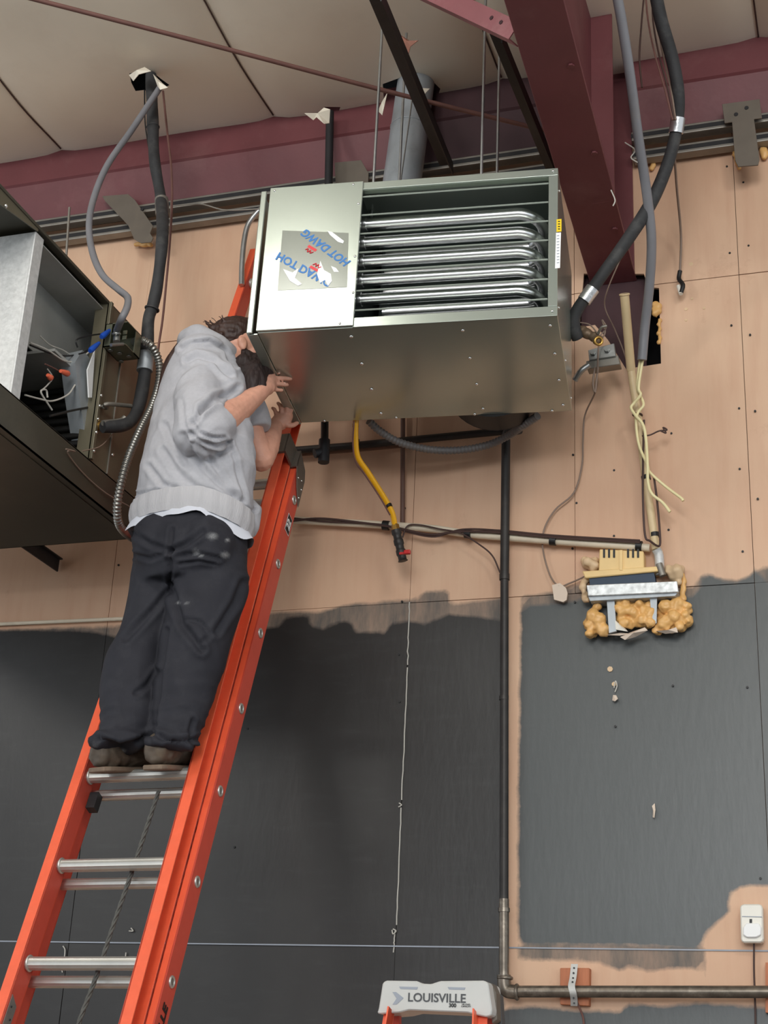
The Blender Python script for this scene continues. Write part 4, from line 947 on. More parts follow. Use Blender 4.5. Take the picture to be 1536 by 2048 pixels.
# ---- ivory conduit with strapped cables
pc = empty('strapped_conduit', 'ivory conduit with brown cables strapped along it across the tan wall', 'conduit')
tube('conduit', [U(588, 1040, 4.955), U(840, 1055, 4.955), U(960, 1070, 4.955), U(1300, 1096, 4.955)], .0145, M_pvcw, pc, n=4, seg=14)
tube('cable', [U(575, 1043, 4.93), U(640, 1037, 4.93), U(720, 1045, 4.93), U(790, 1055, 4.93), U(860, 1069, 4.93), U(920, 1063, 4.93), U(1000, 1065, 4.93), U(1110, 1075, 4.93), U(1280, 1085, 4.93)], .0045, M_wireb, pc, n=8, seg=7)
tube('cable', [U(575, 1035, 4.935), U(650, 1043, 4.935), U(760, 1049, 4.935), U(820, 1065, 4.935), U(870, 1073, 4.935), U(925, 1059, 4.935), U(1000, 1061, 4.935), U(1110, 1071, 4.935), U(1280, 1081, 4.935)], .0038, M_wireb, pc, n=8, seg=7)
for x, y in ((772, 1053), (936, 1069), (1106, 1083), (1278, 1094)): tube('tape_band', [U(x-6, y-2.5, 4.948), U(x+6, y-1.5, 4.948)], .0185, M_tape, pc, n=1, seg=14)
cable('loose_wire', 'brown wire looping over the ivory conduit right of the gas valve', 'wire', [(805, 1075), (815, 1052), (840, 1050), (880, 1058), (920, 1066), (960, 1090), (985, 1112), (1000, 1145)], 4.93, .003, M_wireb)
up = empty('standing_conduit', 'upright ivory conduit with open top below the maroon frame', 'conduit')
tube('pipe', [U(1249, 590, 4.73), U(1262, 740, 4.90)], .0165, M_pvc, up, n=1, seg=18, )
tube('lower_length', [U(1262, 738, 4.90), U(1278, 850, 4.93), U(1292, 960, 4.93), U(1308, 1070, 4.94), U(1312, 1100, 4.94)], .0145, M_pvc, up, n=3, seg=16)
ring('rim', U(1249, 589, 4.73), U(1249, 589, 4.73)-U(1262, 740, 4.90), .0165, .0035, M_pvc, up); disc('opening', U(1249, 589, 4.73), U(1249, 589, 4.73)-U(1262, 740, 4.90), .0135, .002, M_wiregr, up)
ring('joint', U(1275, 830, 4.92), (0.1, 0, 1), .0165, .003, M_wireb, up); tube('tape_band', [U(1291, 952, 4.93), U(1293, 960, 4.93)], .0165, M_tape, up, n=1, seg=14); tube('tape_band', [U(1309, 1066, 4.94), U(1310, 1074, 4.94)], .0165, M_tape, up, n=1, seg=14)
tube('elbow', [U(1312, 1098, 4.94), U(1318, 1112, 4.95), U(1320, 1150, 4.96)], .0165, M_foil, up, n=3, seg=14)
ck = tube('strapped_cable', [U(1288, 840, 4.90), U(1286, 930, 4.90), U(1286, 1000, 4.91), (U(1290, 1070, 4.92)), U(1300, 1082, 4.92), U(1318, 1092, 4.9), U(1320, 1070, 4.9), U(1314, 1000, 4.9), (U(1308, 955, 4.9))], .004, M_wireb, up, n=6, seg=7)
# tie wire on it
cable('tie_wire', 'twisted brown tie wire sticking out from the upright conduit', 'wire', [(1284, 872), (1300, 870), (1318, 862), (1334, 860), (1326, 855), (1332, 866), (1322, 862)], 4.9, .0028, M_wireb)
# right grey conduit and its yellow wires
cable('grey_conduit', 'long grey plastic conduit hanging in front of the maroon frame, open at its end', 'conduit', [(1228, -40, 4.0), (1243, 40, 4.08), (1260, 150, 4.2), (1276, 270, 4.35), (1294, 390, 4.5), (1303, 480, 4.6), (1299, 570, 4.7), (1290, 650, 4.78), (1284, 720, 4.82)], 4.5, .0175, M_grey, seg=16)
yw = empty('twisted_wires', 'two pale yellow wires twisting out of the hanging grey conduit', 'wire')
tube('wire', [U(1281, 716, 4.83), U(1276, 750, 4.85), U(1275, 780, 4.86), U(1281, 792, 4.87), U(1287, 810, 4.87), U(1276, 825, 4.87), (U(1272, 845, 4.87)), U(1278, 890, 4.88), U(1295, 930, 4.88), U(1300, 945, 4.88), U(1330, 972, 4.89), U(1362, 996, 4.89), U(1366, 1002, 4.89)], .0052, M_wirey, yw, n=6, seg=8)
tube('wire', [U(1286, 716, 4.83), U(1280, 750, 4.84), U(1277, 778, 4.85), U(1281, 790, 4.85), U(1268, 806, 4.86), U(1262, 816, 4.86), U(1272, 832, 4.855), (U(1286, 850, 4.855)), U(1292, 880, 4.86), U(1295, 930, 4.86), U(1296, 965, 4.87), U(1304, 988, 4.87), U(1325, 1005, 4.88), U(1340, 1024, 4.88)], .0056, M_wirey, yw, n=6, seg=8)
# insulated pipe, right
ir = empty('insulated_pipe', 'black foam-insulated pipe curving down past the maroon frame to the heater side', 'pipe')
tube('insulation', [U(1306, -40, 4.25), U(1322, 40, 4.32), U(1345, 120, 4.4), U(1357, 190, 4.45), U(1354, 250, 4.5), U(1338, 320, 4.52), U(1305, 400, 4.54), U(1258, 475, 4.55), U(1208, 545, 4.56), U(1180, 585, 4.57), U(1158, 614, 4.58), U(1148, 638, 4.59), U(1150, 662, 4.6), U(1156, 676, 4.62)], .0225, M_black, ir, n=6, seg=18, rf=lambda s, i: 1+.05*math.sin(s*9))
tube('silver_tape', [U(1356, 236, 4.485), U(1352, 266, 4.505)], .0262, M_silver, ir, n=1, seg=16); tube('silver_tape', [U(1186, 577, 4.568), U(1168, 602, 4.574)], .0255, M_silver, ir, n=1, seg=18)
for k, (dx, Y) in enumerate(((0, 4.4), (10, 4.42), (20, 4.44), (-8, 4.45))):
    cable('hanging_wire', ['thin brown wire in the bundle left of the right-hand insulated pipe', 'dark wire in the bundle touching the right-hand insulated pipe', 'pink-brown wire crossing the right-hand insulated pipe', 'outermost thin wire bowing left of the right-hand insulated pipe'][k], 'wire',
          [(1290+dx*1.5, -30), (1296+dx, 40), (1310+dx*.8, 110), (1330+dx*.6, 180), (1345+dx*.3, 240)] if k < 3 else [(1290, -30), (1282, 60), (1279, 120), (1284, 175)], Y, .0035, [M_rust, M_wireb, M_wiregr, M_wireb][k], seg=7, group='wires bundled beside the right insulated pipe')
cw = empty('plug_cord', 'brown cord hanging on the right tan wall, ending in a small plug', 'cord')
tube('cord', [U(1342, 250, 4.5), U(1348, 300, 4.6), U(1354, 380, 4.75), U(1362, 470, 4.9), U(1360, 545, 4.95)], .0045, M_wiregr, cw, n=6, seg=8)
tube('connector', [U(1360, 542, 4.95), U(1358, 558, 4.95), U(1366, 570, 4.94), U(1362, 586, 4.94)], [.009]*3+[.009]*16 if False else .0085, M_kpr, cw, n=4, seg=10); tube('plug', [U(1357, 572, 4.95), U(1362, 588, 4.94)], .008, M_white, cw, n=1, seg=10)
# valve end on that pipe and strut clamp
ve = empty('pipe_valve', 'dusty valve body with brass end below the right insulated pipe', 'valve')
blob('valve_body', [(U(1165, 660, 4.62), .018), (U(1175, 668, 4.62), .021), (U(1188, 674, 4.62), .020), (U(1196, 680, 4.61), .019)], mat('dusty_brass_body', (122, 102, 82), .5, .4, var=.3, dust=.5), ve, vox=.004, sm=2)
ring('brass_end', U(1197, 682, 4.595), (.5, -1, -.4), .013, .005, M_brass, ve); tube('handle', [U(1196, 668, 4.6), U(1203, 655, 4.58), U(1214, 652, 4.58)], .005, M_galvd, ve)
for pts in ([(1160, 645), (1180, 650), (1196, 668)], [(1200, 672), (1212, 655), (1205, 640)]): tube('wire_tie', [U(x, y, 4.6) for x, y in pts], .0025, M_wiregr, ve)
sk_ = empty('strut_clamp', 'galvanised two-bolt clamp fixed where the frame enters the wall', 'clamp')
plate('clamp_plate', [(1176, 700), (1228, 686), (1232, 712), (1178, 720)], 4.80, .02, M_galv, sk_, .002)
for p in ((1186, 706), (1214, 700)): disc('bolt', U(*p, 4.795), (0, -1, 0), .010, .010, M_galv, sk_, 6)
plate('strut', [(1172, 722), (1236, 710), (1240, 728), (1174, 738)], 4.81, .045, M_galvd, sk_, .002)
tube('flex_connector', [U(1178, 730, 4.80), U(1162, 742, 4.80), U(1150, 760, 4.82)], .011, M_galv, sk_, n=6, rf=lambda s, i: 1+.1*math.sin(s*500))
cable('grey_cable', 'thin grey cable dropping from the clamp, looping behind the ivory conduit to the scrap', 'cable', [(1204, 640, 4.75), (1210, 665, 4.75), (1198, 690, 4.75), (1195, 740, 4.78), (1192, 780, 4.85), (1170, 830, 4.95), (1166, 880, 4.97), (1164, 930, 4.97), (1148, 985, 4.97), (1110, 1020, 4.97), (1088, 1060, 4.97), (1086, 1100, 4.97), (1100, 1150, 4.97), (1118, 1172, 4.965), (1140, 1166, 4.97), (1172, 1152, 4.96)], 4.9, .0032, M_wiregr, seg=7)
cable('loose_wire', 'short grey wire end hanging below the strut clamp', 'wire', [(1190, 735), (1186, 765), (1190, 785), (1193, 760), (1196, 735)], 4.79, .004, M_wiregr)
cable('thin_wire', 'fine wire hanging against the maroon frame between heater and upright conduit', 'wire', [(1240, 520, 4.75), (1215, 580, 4.8), (1210, 615, 4.85), (1230, 660, 4.86), (1248, 705, 4.88), (1256, 735, 4.9)], 4.8, .0024, M_wiregr)
plate('scrap_flap', [(1104, 1170), (1120, 1166), (1132, 1176), (1135, 1186), (1133, 1200), (1126, 1204), (1108, 1199)], 4.962, .012, M_paper); tag(bpy.data.objects['scrap_flap'], 'pinkish scrap of card stuck on the wall at the cable end', 'scrap')
# foam pieces on the opening at the frame
fo = empty('foam_strip', 'orange spray foam along the right side of the wall opening', 'foam')
blob('foam', [bl((1310+(k % 2)*6, 608+k*5), 4.985, .015) for k in range(5)]+[bl((1320-(k % 2)*2, 640+k*9), 4.985, .010) for k in range(6)], M_foam, fo)
tf = empty('torn_foam', 'small foam lump at the wall top beside the frame', 'foam'); blob('foam', [bl((1303+(k % 2)*4, 305+k*8), 4.975, .012) for k in range(5)], M_foam, tf)
# cobweb wisps on the frame
for pts in ([(1250, 285), (1270, 300), (1262, 315), (1275, 325)], [(1222, 380), (1230, 400), (1226, 412)]):
    cable('cobweb_strand', 'pale fuzzy strand clinging to the maroon frame edge' + (' beside the grey conduit' if pts[0][0] == 1250 else ' at its lower edge'), 'strand', pts, 4.4, .0022, M_wirew, seg=5)

# ================================================================== FOAM-SEALED DUCT BOX ON THE WALL
vb_ = empty('duct_box', 'yellow-topped galvanised duct box sealed in lumpy orange foam on the right wall', 'box')
plate('hood', [(1199, 1098), (1287, 1102), (1288, 1142), (1197, 1148)], 4.93, .055, M_boxy, vb_, .003)
for k in range(3):
    for bx in (1206, 1254): plate('vent_slot', [(bx+k*10, 1098), (bx+4+k*10, 1098), (bx+4+k*10, 1115), (bx+k*10, 1115)], 4.927, .004, M_kpr, vb_)
plate('hood_rib', [(1239, 1100), (1245, 1100), (1245, 1140), (1239, 1140)], 4.922, .010, M_boxy, vb_)
plate('ledge', [(1164, 1142), (1318, 1132), (1320, 1142), (1170, 1156)], 4.925, .06, M_boxy, vb_, .003)
plate('recess', [(1178, 1155), (1308, 1144), (1312, 1170), (1180, 1172)], 4.935, .05, M_bluedk, vb_)
plate('front_strip', [(1173, 1170), (1354, 1162), (1357, 1184), (1176, 1192)], 4.905, .012, M_spang, vb_, .002)
plate('strip_return', [(1176, 1192), (1357, 1184), (1350, 1192), (1180, 1202)], 4.915, .07, M_vent, vb_, .001)
plate('support_strap', [(1213, 1192), (1228, 1190), (1233, 1262), (1218, 1266)], 4.93, .012, M_vent, vb_); plate('support_strap', [(1299, 1190), (1314, 1188), (1313, 1246), (1305, 1250)], 4.93, .012, M_vent, vb_)
tube('side_tube', [U(1318, 1128, 4.93), U(1326, 1152, 4.93)], .012, M_galvd, vb_, n=1)
def rb(x0, x1, y0, y1, n, r0, r1, Y=4.955):
    out = []
    for i in range(n):
        x = random.uniform(x0, x1); y = random.uniform(y0, y1); out.append((U(x, y, Y+random.uniform(-.02, .02)), random.uniform(r0, r1)))
    return out
blob('foam_lump', rb(1178, 1210, 1212, 1262, 26, .012, .026)+rb(1176, 1206, 1255, 1270, 8, .010, .016), M_foam, vb_, .004, 2, .005, 60)
blob('foam_lump', rb(1236, 1302, 1205, 1248, 40, .012, .026)+rb(1250, 1300, 1240, 1256, 8, .010, .018), M_foam, vb_, .004, 2, .005, 60)
blob('foam_lump', rb(1322, 1378, 1206, 1256, 44, .012, .026)+rb(1310, 1330, 1255, 1268, 6, .008, .014), M_foam, vb_, .004, 2, .005, 60)
blob('foam_bead', [bl((1364+(k % 3)*2, 1150+k*6), 4.965, .012) for k in range(9)]+[bl((1360-k*7, 1196+(k % 2)*3), 4.96, .008) for k in range(4)], M_foam, vb_)
blob('foam_bead', rb(1168, 1192, 1118, 1140, 12, .012, .02)+rb(1166, 1176, 1140, 1200, 10, .01, .016), M_foamp, vb_)
blob('foam_bead', rb(1335, 1362, 1135, 1165, 16, .012, .020), M_foamp, vb_)
flap([(1230, 1240), (1252, 1258), (1256, 1264), (1232, 1260)], 4.93, .008, M_white, vb_); flap([(1212, 1270), (1240, 1264), (1262, 1268), (1240, 1272)], 4.94, .008, M_paper, vb_)
flap([(1240, 1274), (1262, 1262), (1290, 1256), (1296, 1262), (1270, 1272), (1250, 1280)], 4.93, .012, M_paper, vb_); flap([(1312, 1262), (1336, 1258), (1354, 1255), (1356, 1266), (1330, 1266)], 4.935, .01, M_paper, vb_)

# ================================================================== SENSOR, WOOD BLOCK
ms = empty('motion_sensor', 'white wall motion sensor beside the ragged paint edge at bottom right', 'sensor')
plate('housing', [(1480, 1812), (1486, 1808), (1520, 1808), (1525, 1812), (1527, 1880), (1523, 1885), (1486, 1885), (1482, 1881)], 4.935, .05, M_white, ms, .004)
plate('lens', [(1486, 1855), (1492, 1846), (1518, 1846), (1523, 1855), (1522, 1870), (1512, 1875), (1494, 1875), (1486, 1870)], 4.925, .02, M_wpr, ms, .003)
plate('indicator', [(1499, 1838), (1504, 1838), (1504, 1846), (1499, 1846)], 4.933, .003, M_kpr, ms); plate('cover_line', [(1484, 1832), (1524, 1833), (1524, 1834.5), (1484, 1833.5)], 4.933, .003, M_mgrey, ms)
cable('sensor_wire', 'thin brown wire running down from the white motion sensor', 'wire', [(1508, 1884), (1508, 1940), (1510, 2000), (1512, 2080)], 4.97, .003, M_wireb)
wbk = empty('wood_block', 'reddish wood block on the wall behind the worn steel pipe', 'block')
plate('block', [(1120, 1936), (1179, 1936), (1178, 2012), (1120, 2009)], 4.955, .034, M_wood, wbk, .002)
plate('block', [(1531, 1925), (1600, 1925), (1600, 2030), (1531, 2025)], 4.955, .034, M_wood); tag(bpy.data.objects['block.001'], 'reddish wood block cut by the right edge behind the steel pipe', 'block'); bpy.data.objects['block.001'].name = 'wood_block.001'
hs = empty('hanger_strap', 'white perforated strap looped over the steel pipe on the wood block', 'strap')
sp_ = [U(1149, 1928, 4.948), U(1146, 1955, 4.93), U(1143, 1972, 4.905), U(1146, 1986, 4.903), U(1148, 2000, 4.93), U(1148, 2012, 4.95)]
path = smooth_path(sp_, 5); bm = bmesh.new(); L_ = []
for p in path: L_.append([bm.verts.new(p+Vector((dx, dy, 0))) for dx, dy in ((-.011, 0), (.011, 0), (.011, .002), (-.011, .002))])
for a, b in zip(L_, L_[1:]):
    for k in range(4): bm.faces.new((a[k], a[(k+1) % 4], b[(k+1) % 4], b[k]))
bmesh.ops.recalc_face_normals(bm, faces=bm.faces); stp = new('strap', me_from(bm), M_lgrey, hs)
for x, y, Y in ((1148, 1936, 4.943), (1147, 1946, 4.935), (1146, 1956, 4.928), (1145, 1964, 4.915), (1147, 1996, 4.918), (1148, 2006, 4.94)): disc('strap_hole', U(x, y, Y-.002), (0, 1, 0), .0032, .002, M_kpr, hs, 8)
cable('ground_wire', 'red-brown wire leaving the wood block strap downwards', 'wire', [(1152, 2000, 4.95), (1160, 2018, 4.96), (1167, 2040, 4.97), (1168, 2080, 4.97)], 4.96, .0035, M_rust)
# fine debris: paper scrap on the right black panel, staple loops on the left one
flap([(1304, 1612), (1309, 1606), (1311, 1620), (1309, 1636), (1305, 1634), (1306, 1622)], 4.975, .004, M_paper, wall).name = 'paint_chip'
flap([(1226, 1390), (1232, 1390), (1236, 1398), (1230, 1403), (1224, 1400)], 4.975, .004, M_paper, wall).name = 'paint_chip'
tube('bare_wire_loop', [U(1228, 1376, 4.98), U(1231, 1362, 4.98), U(1234, 1372, 4.98), U(1230, 1384, 4.98)], .002, M_wirew, wall)
for pts in ([(126, 1892), (130, 1900), (128, 1918), (122, 1930), (125, 1945)], [(262, 1856), (266, 1862), (258, 1862)], [(252, 1905), (249, 1930)], [(786, 1858), (792, 1862), (786, 1868), (784, 1860)], [(798, 1606), (803, 1610), (797, 1614)]):
    tube('staple', [U(x, y, 4.982) for x, y in pts], .0022, M_wirew, wall)
# white lap line of the lower panel course
bm = bmesh.new(); add_box(bm, (-5.2, WY-.006, 2.438), (XS[4]-.0, WY-.002, 2.4425)); new('lap_edge', me_from(bm), M_mgrey, wall)

# ================================================================== MAN ON THE LADDER
man = empty('person', 'person in grey hoodie and black trousers standing on the ladder holding the heater edge', 'person')
PV = Vector((.89, .45, 0))
def mpp(P): return (P-CO).dot(FW)/FOC
def sec(px, py, hw, Y, phi, ry):
    c = U(px, py, Y); ph = math.radians(phi); A = Vector((math.cos(ph), -math.sin(ph), 0)); B = Vector((math.sin(ph), math.cos(ph), 0))
    h = hw*mpp(c); d2 = h*h-(ry*B.dot(PV))**2
    rx = math.sqrt(max(d2, (h*.5)**2))/max(abs(A.dot(PV)), .3); return (c, A*rx, B*ry)
def loft(bm, secs, seg=28, scale=1.0, n=4):
    # resample sections smoothly
    S_ = []
    C3 = [smooth_path([s[i] for s in secs], n) for i in range(3)]
    rings = []
    for c, A, B in zip(*C3):
        rings.append([bm.verts.new(c+(A*math.cos(t)+B*math.sin(t))*scale) for t in [2*PI*k/seg for k in range(seg)]])
    for a, b in zip(rings, rings[1:]):
        for k in range(seg): bm.faces.new((a[k], a[(k+1) % seg], b[(k+1) % seg], b[k]))
    bm.faces.new(rings[0][::-1]); bm.faces.new(rings[-1])
def limb(bm, pts, rad, n=4, seg=18, caps=True):
    P = smooth_path(pts, n); R = [p.x for p in smooth_path([Vector((r, 0, 0)) for r in rad], n)]
    add_tube(bm, P, R, seg)
    if caps:
        for p, r in ((P[0], R[0]), (P[-1], R[-1])): bmesh.ops.create_icosphere(bm, subdivisions=2, radius=r, matrix=Matrix.Translation(p))
def proj(p):
    d = p-CO; z = d.dot(FW); return 768+FOC*d.dot(RT)/z, 1024-FOC*d.dot(UP)/z
def creaser(folds, noisefn):
    segs = []
    for pl, w_, dep in folds:
        sp = [(Vector((a[0], a[1])), Vector((b[0], b[1]))) for a, b in zip(pl, pl[1:])]; segs.append((sp, w_, dep))
    def fn(co_, no):
        d = noisefn(co_, no)
        if no.dot((CO-co_).normalized()) > .02:
            x, y = proj(co_); p = Vector((x, y))
            for sp, w_, dep in segs:
                best = 1e9
                for a, b in sp:
                    ab = b-a; t_ = max(0, min(1, (p-a).dot(ab)/max(ab.dot(ab), 1e-6))); q_ = (a+ab*t_-p)
                    if q_.length < best: best = q_.length
                if best < w_*4:
                    d += -dep*math.exp(-(best/w_)**2)+dep*.55*math.exp(-((best-w_*2.1)/w_)**2)
        return d
    return fn
# --- torso / hoodie sections (pixel centre, half width, depth)
T = [sec(385, 1050, 108, 4.02, 8, .135), sec(386, 1030, 114, 4.02, 8, .145), sec(390, 985, 116, 4.02, 10, .15), sec(396, 930, 113, 4.02, 14, .15), sec(400, 870, 104, 4.03, 18, .145),
     sec(404, 810, 94, 4.04, 22, .14), sec(407, 760, 82, 4.05, 26, .13), sec(412, 722, 64, 4.06, 28, .115), (U(422, 700, 4.08), Vector((.075, -.04, 0)), Vector((.04, .07, 0)))]
shR, shL = U(402, 748, 3.985), U(462, 752, 4.17)
elR, cufR = U(404, 862, 3.845), U(440, 842, 3.90)
wrR = U(523, 783, 4.09)
elL, wrL = U(522, 918, 4.27), U(549, 852, 4.39)
hb = bmesh.new(); loft(hb, T)
limb(hb, [shR+Vector((-.01, .03, .0)), U(400, 790, 3.93), U(397, 835, 3.87), elR+Vector((-.005, 0, -.01)), U(420, 858, 3.86), cufR], [.078, .080, .080, .082, .072, .064], caps=False)
bmesh.ops.create_icosphere(hb, subdivisions=2, radius=.082, matrix=Matrix.Translation(shR+Vector((-.01, .035, 0))))
bmesh.ops.create_icosphere(hb, subdivisions=2, radius=.070, matrix=Matrix.Translation(elR+Vector((-.01, 0, -.015))))
limb(hb, [shL, U(484, 800, 4.2), U(503, 842, 4.24), U(510, 862, 4.25)], [.078, .074, .066, .058], caps=False); bmesh.ops.create_icosphere(hb, subdivisions=2, radius=.078, matrix=Matrix.Translation(shL))
# bunched sleeve rings at the right elbow
for f, r in ((.15, .074), (.5, .073), (.85, .071)):
    pass
# pouch pocket bulge
bmesh.ops.create_icosphere(hb, subdivisions=2, radius=1, matrix=Matrix.Translation(U(494, 1035, 4.10)) @ Matrix.Diagonal((.05, .045, .075, 1)))
# hood: thick collar roll around the neck and bag at the back
nk = U(420, 706, 4.09)
hoodp = []
for k in range(17):
    a_ = 2*PI*k/16; ph = math.radians(45)
    A = Vector((math.cos(ph), -math.sin(ph), 0)); B = Vector((math.sin(ph), math.cos(ph), 0))
    hoodp.append(nk+A*math.cos(a_)*.072+B*math.sin(a_)*.078+Vector((0, 0, -.035*math.sin(a_)-.0)))
add_tube(hb, hoodp, .037, 14)
bmesh.ops.create_icosphere(hb, subdivisions=3, radius=1, matrix=Matrix.Translation(U(394, 706, 4.02)) @ Matrix.Diagonal((.072, .072, .052, 1)))
bmesh.ops.create_icosphere(hb, subdivisions=3, radius=1, matrix=Matrix.Translation(U(408, 696, 4.02)) @ Matrix.Diagonal((.07, .07, .040, 1)))
HF = [([(388, 846), (404, 822), (424, 808), (440, 802)], 4, .011), ([(402, 820), (430, 796), (456, 788), (474, 776)], 5, .016), ([(384, 866), (405, 884), (432, 892), (458, 884)], 4, .012),
      ([(390, 884), (412, 902), (440, 908), (462, 896)], 4, .010), ([(382, 842), (398, 866), (424, 876), (448, 876)], 3.5, .010), ([(329, 902), (345, 930), (368, 957), (400, 980), (433, 993)], 6, .008),
      ([(300, 934), (325, 968), (358, 982)], 5, .008), ([(368, 869), (385, 905), (410, 941), (450, 980), (482, 1004)], 5, .009), ([(364, 800), (368, 840), (376, 872), (386, 894)], 4, .004),
      ([(330, 850), (345, 890), (372, 930)], 5, .006), ([(420, 915), (440, 950), (470, 990)], 5, .007), ([(270, 988), (320, 981), (374, 983), (430, 998), (480, 1024), (500, 1040)], 2.6, .007),
      ([(466, 905), (478, 950), (488, 1000), (494, 1030)], 4, .007), ([(362, 700), (385, 686), (420, 682), (450, 700), (470, 735)], 3.5, .010), ([(372, 722), (395, 712), (430, 722), (462, 752)], 4, .010), ([(480, 1012), (500, 1022), (512, 1020)], 3, .007)]
def hnoise(c, n):
    a = c.x*.6+c.z*.8; b = -c.x*.8+c.z*.6
    v = 1-abs(noise.noise((a*5, b*13, c.y*6)))*2
    return .007*(v-.55)+.003*noise.noise(c*22)
hood = remesh('hoodie', hb, M_hood, man, .0065, 6, creaser(HF, hnoise))
# ribbed hem, tee shirt below, cuff
def rib(name, secs, m, scale, parent, amp=.0015, fr_=120, wav=0):
    bm = bmesh.new(); Cc = [smooth_path([s[i] for s in secs], 3) for i in range(3)]; seg = 96; rings = []
    for j, (c, A, B) in enumerate(zip(*Cc)):
        f = j/(len(Cc[0])-1)
        rings.append([bm.verts.new(c+(A*math.cos(t)+B*math.sin(t))*(scale+amp/.15*math.cos(t*fr_)+ (wav*.05*math.sin(5*t+1)*f))+Vector((0, 0, wav*f*.012*math.sin(4*t)+wav*f*.006*math.sin(11*t)-.26*max(0, (A*math.cos(t)+B*math.sin(t)).dot(PV)-.02)))) for t in [2*PI*k/seg for k in range(seg)]])
    for a, b in zip(rings, rings[1:]):
        for k in range(seg): bm.faces.new((a[k], a[(k+1) % seg], b[(k+1) % seg], b[k]))
    bmesh.ops.recalc_face_normals(bm, faces=bm.faces); me = me_from(bm); return new(name, me, m, parent, True)
rib('hem_band', [sec(386, 1012, 119, 4.02, 8, .152), sec(384, 1034, 121, 4.02, 8, .155), sec(382, 1056, 116, 4.02, 8, .150)], M_rib, 1.03, hood)
rib('tee_shirt', [sec(383, 1040, 114, 4.02, 8, .148), sec(380, 1058, 121, 4.02, 8, .154), sec(379, 1070, 124, 4.02, 8, .156)], M_tee, 1.0, man, amp=0, wav=1)
# --- trousers
pelv = [sec(382, 1035, 104, 4.02, 6, .135), sec(380, 1070, 112, 4.01, 6, .145), sec(380, 1105, 112, 4.0, 6, .15), sec(380, 1140, 108, 4.0, 6, .14), sec(372, 1172, 92, 4.0, 6, .12)]
LLs = [(322, 1120, 54, 4.0), (316, 1160, 54, 4.0), (305, 1205, 52, 4.0), (288, 1260, 50, 3.99), (268, 1310, 54, 3.98), (260, 1365, 57, 3.97), (256, 1421, 57, 3.95), (252, 1463, 53, 3.93), (240, 1482, 54, 3.91), (230, 1494, 50, 3.90)]
RLs = [(428, 1120, 64, 3.99), (420, 1170, 73, 3.99), (410, 1220, 74, 3.99), (398, 1270, 72, 3.99), (388, 1315, 68, 3.98), (374, 1365, 62, 3.97), (362, 1421, 54, 3.95), (352, 1463, 48, 3.93), (348, 1484, 50, 3.92), (340, 1496, 50, 3.91)]
def legsecs(L, k=1.0, phi=12, ry=None): return [sec(x, y, hw*k, Y, phi, (hw*k)*mpp(U(x, y, Y))*.92) for x, y, hw, Y in L]
tb = bmesh.new(); loft(tb, pelv); loft(tb, legsecs(LLs)); loft(tb, legsecs(RLs))
bmesh.ops.create_icosphere(tb, subdivisions=2, radius=1, matrix=Matrix.Translation(U(318, 1085, 3.935)) @ Matrix.Diagonal((.085, .085, .10, 1)))
bmesh.ops.create_icosphere(tb, subdivisions=2, radius=1, matrix=Matrix.Translation(U(415, 1095, 3.93)) @ Matrix.Diagonal((.095, .085, .11, 1)))
TF = [([(345, 1060), (343, 1090), (341, 1130), (341, 1168)], 4, .010), ([(406, 1063), (385, 1080), (362, 1094), (343, 1102)], 5, .010), ([(268, 1066), (300, 1088), (343, 1102)], 5, .008),
      ([(355, 1111), (395, 1108), (440, 1117)], 4, .007), ([(360, 1128), (400, 1122), (430, 1128)], 3, .005), ([(485, 1165), (470, 1205), (451, 1234), (432, 1264)], 6, .010), ([(345, 1169), (352, 1210), (366, 1250), (403, 1299)], 6, .012),
      ([(338, 1182), (310, 1215), (252, 1278)], 6, .009), ([(314, 1343), (295, 1370), (272, 1386)], 5, .008), ([(375, 1240), (400, 1244), (420, 1270), (405, 1285)], 4, .006), ([(196, 1478), (240, 1492), (270, 1486), (300, 1470)], 5, .014),
      ([(215, 1500), (245, 1515), (275, 1514)], 4, .009), ([(312, 1470), (335, 1482), (365, 1484), (395, 1478)], 5, .013), ([(268, 1110), (300, 1118), (330, 1108)], 4, .006), ([(336, 1260), (320, 1350), (312, 1430), (305, 1480)], 4, .010), ([(385, 1440), (380, 1470), (392, 1500)], 4, .009)]
def tnoise(c, n):
    v = 1-abs(noise.noise((c.x*9+c.z*3, c.y*7, c.z*4.5)))*2
    low = max(0, min(1, (3.15-c.z)/.25))
    return .006*(v-.5)+.010*low*(1-2*abs(noise.noise((c.x*7, c.y*7, c.z*20)))-.5)
trou = remesh('trousers', tb, M_trou, man, .007, 5, creaser(TF, tnoise))
at = trou.data.attributes.new('smudge', 'FLOAT', 'POINT'); vals = []
SM = [(393, 1106, 9), (388, 1100, 5), (403, 1112, 6), (357, 1206, 5), (374, 1207, 4), (450, 1110, 12), (425, 1072, 14), (455, 1080, 7), (222, 1508, 14), (190, 1490, 8), (245, 1502, 9)]
for v_ in trou.data.vertices:
    x, y = proj(v_.co); f_ = 0.0
    if v_.normal.dot((CO-v_.co).normalized()) > 0:
        for a, b, r_ in SM: f_ = max(f_, 1-math.hypot(x-a, (y-b)*1.6)/r_)
    vals.append(f_)
at.data.foreach_set('value', vals)
nt = M_trou.node_tree; b_ = nt.nodes['Principled BSDF']; src = b_.inputs['Base Color'].links[0].from_socket
an = nt.nodes.new('ShaderNodeAttribute'); an.attribute_name = 'smudge'; nn_ = nt.nodes.new('ShaderNodeTexNoise'); nn_.inputs['Scale'].default_value = 120
mm_ = nt.nodes.new('ShaderNodeMath'); mm_.operation = 'MULTIPLY'; nt.links.new(an.outputs['Fac'], mm_.inputs[0]); nt.links.new(nn_.outputs[0], mm_.inputs[1])
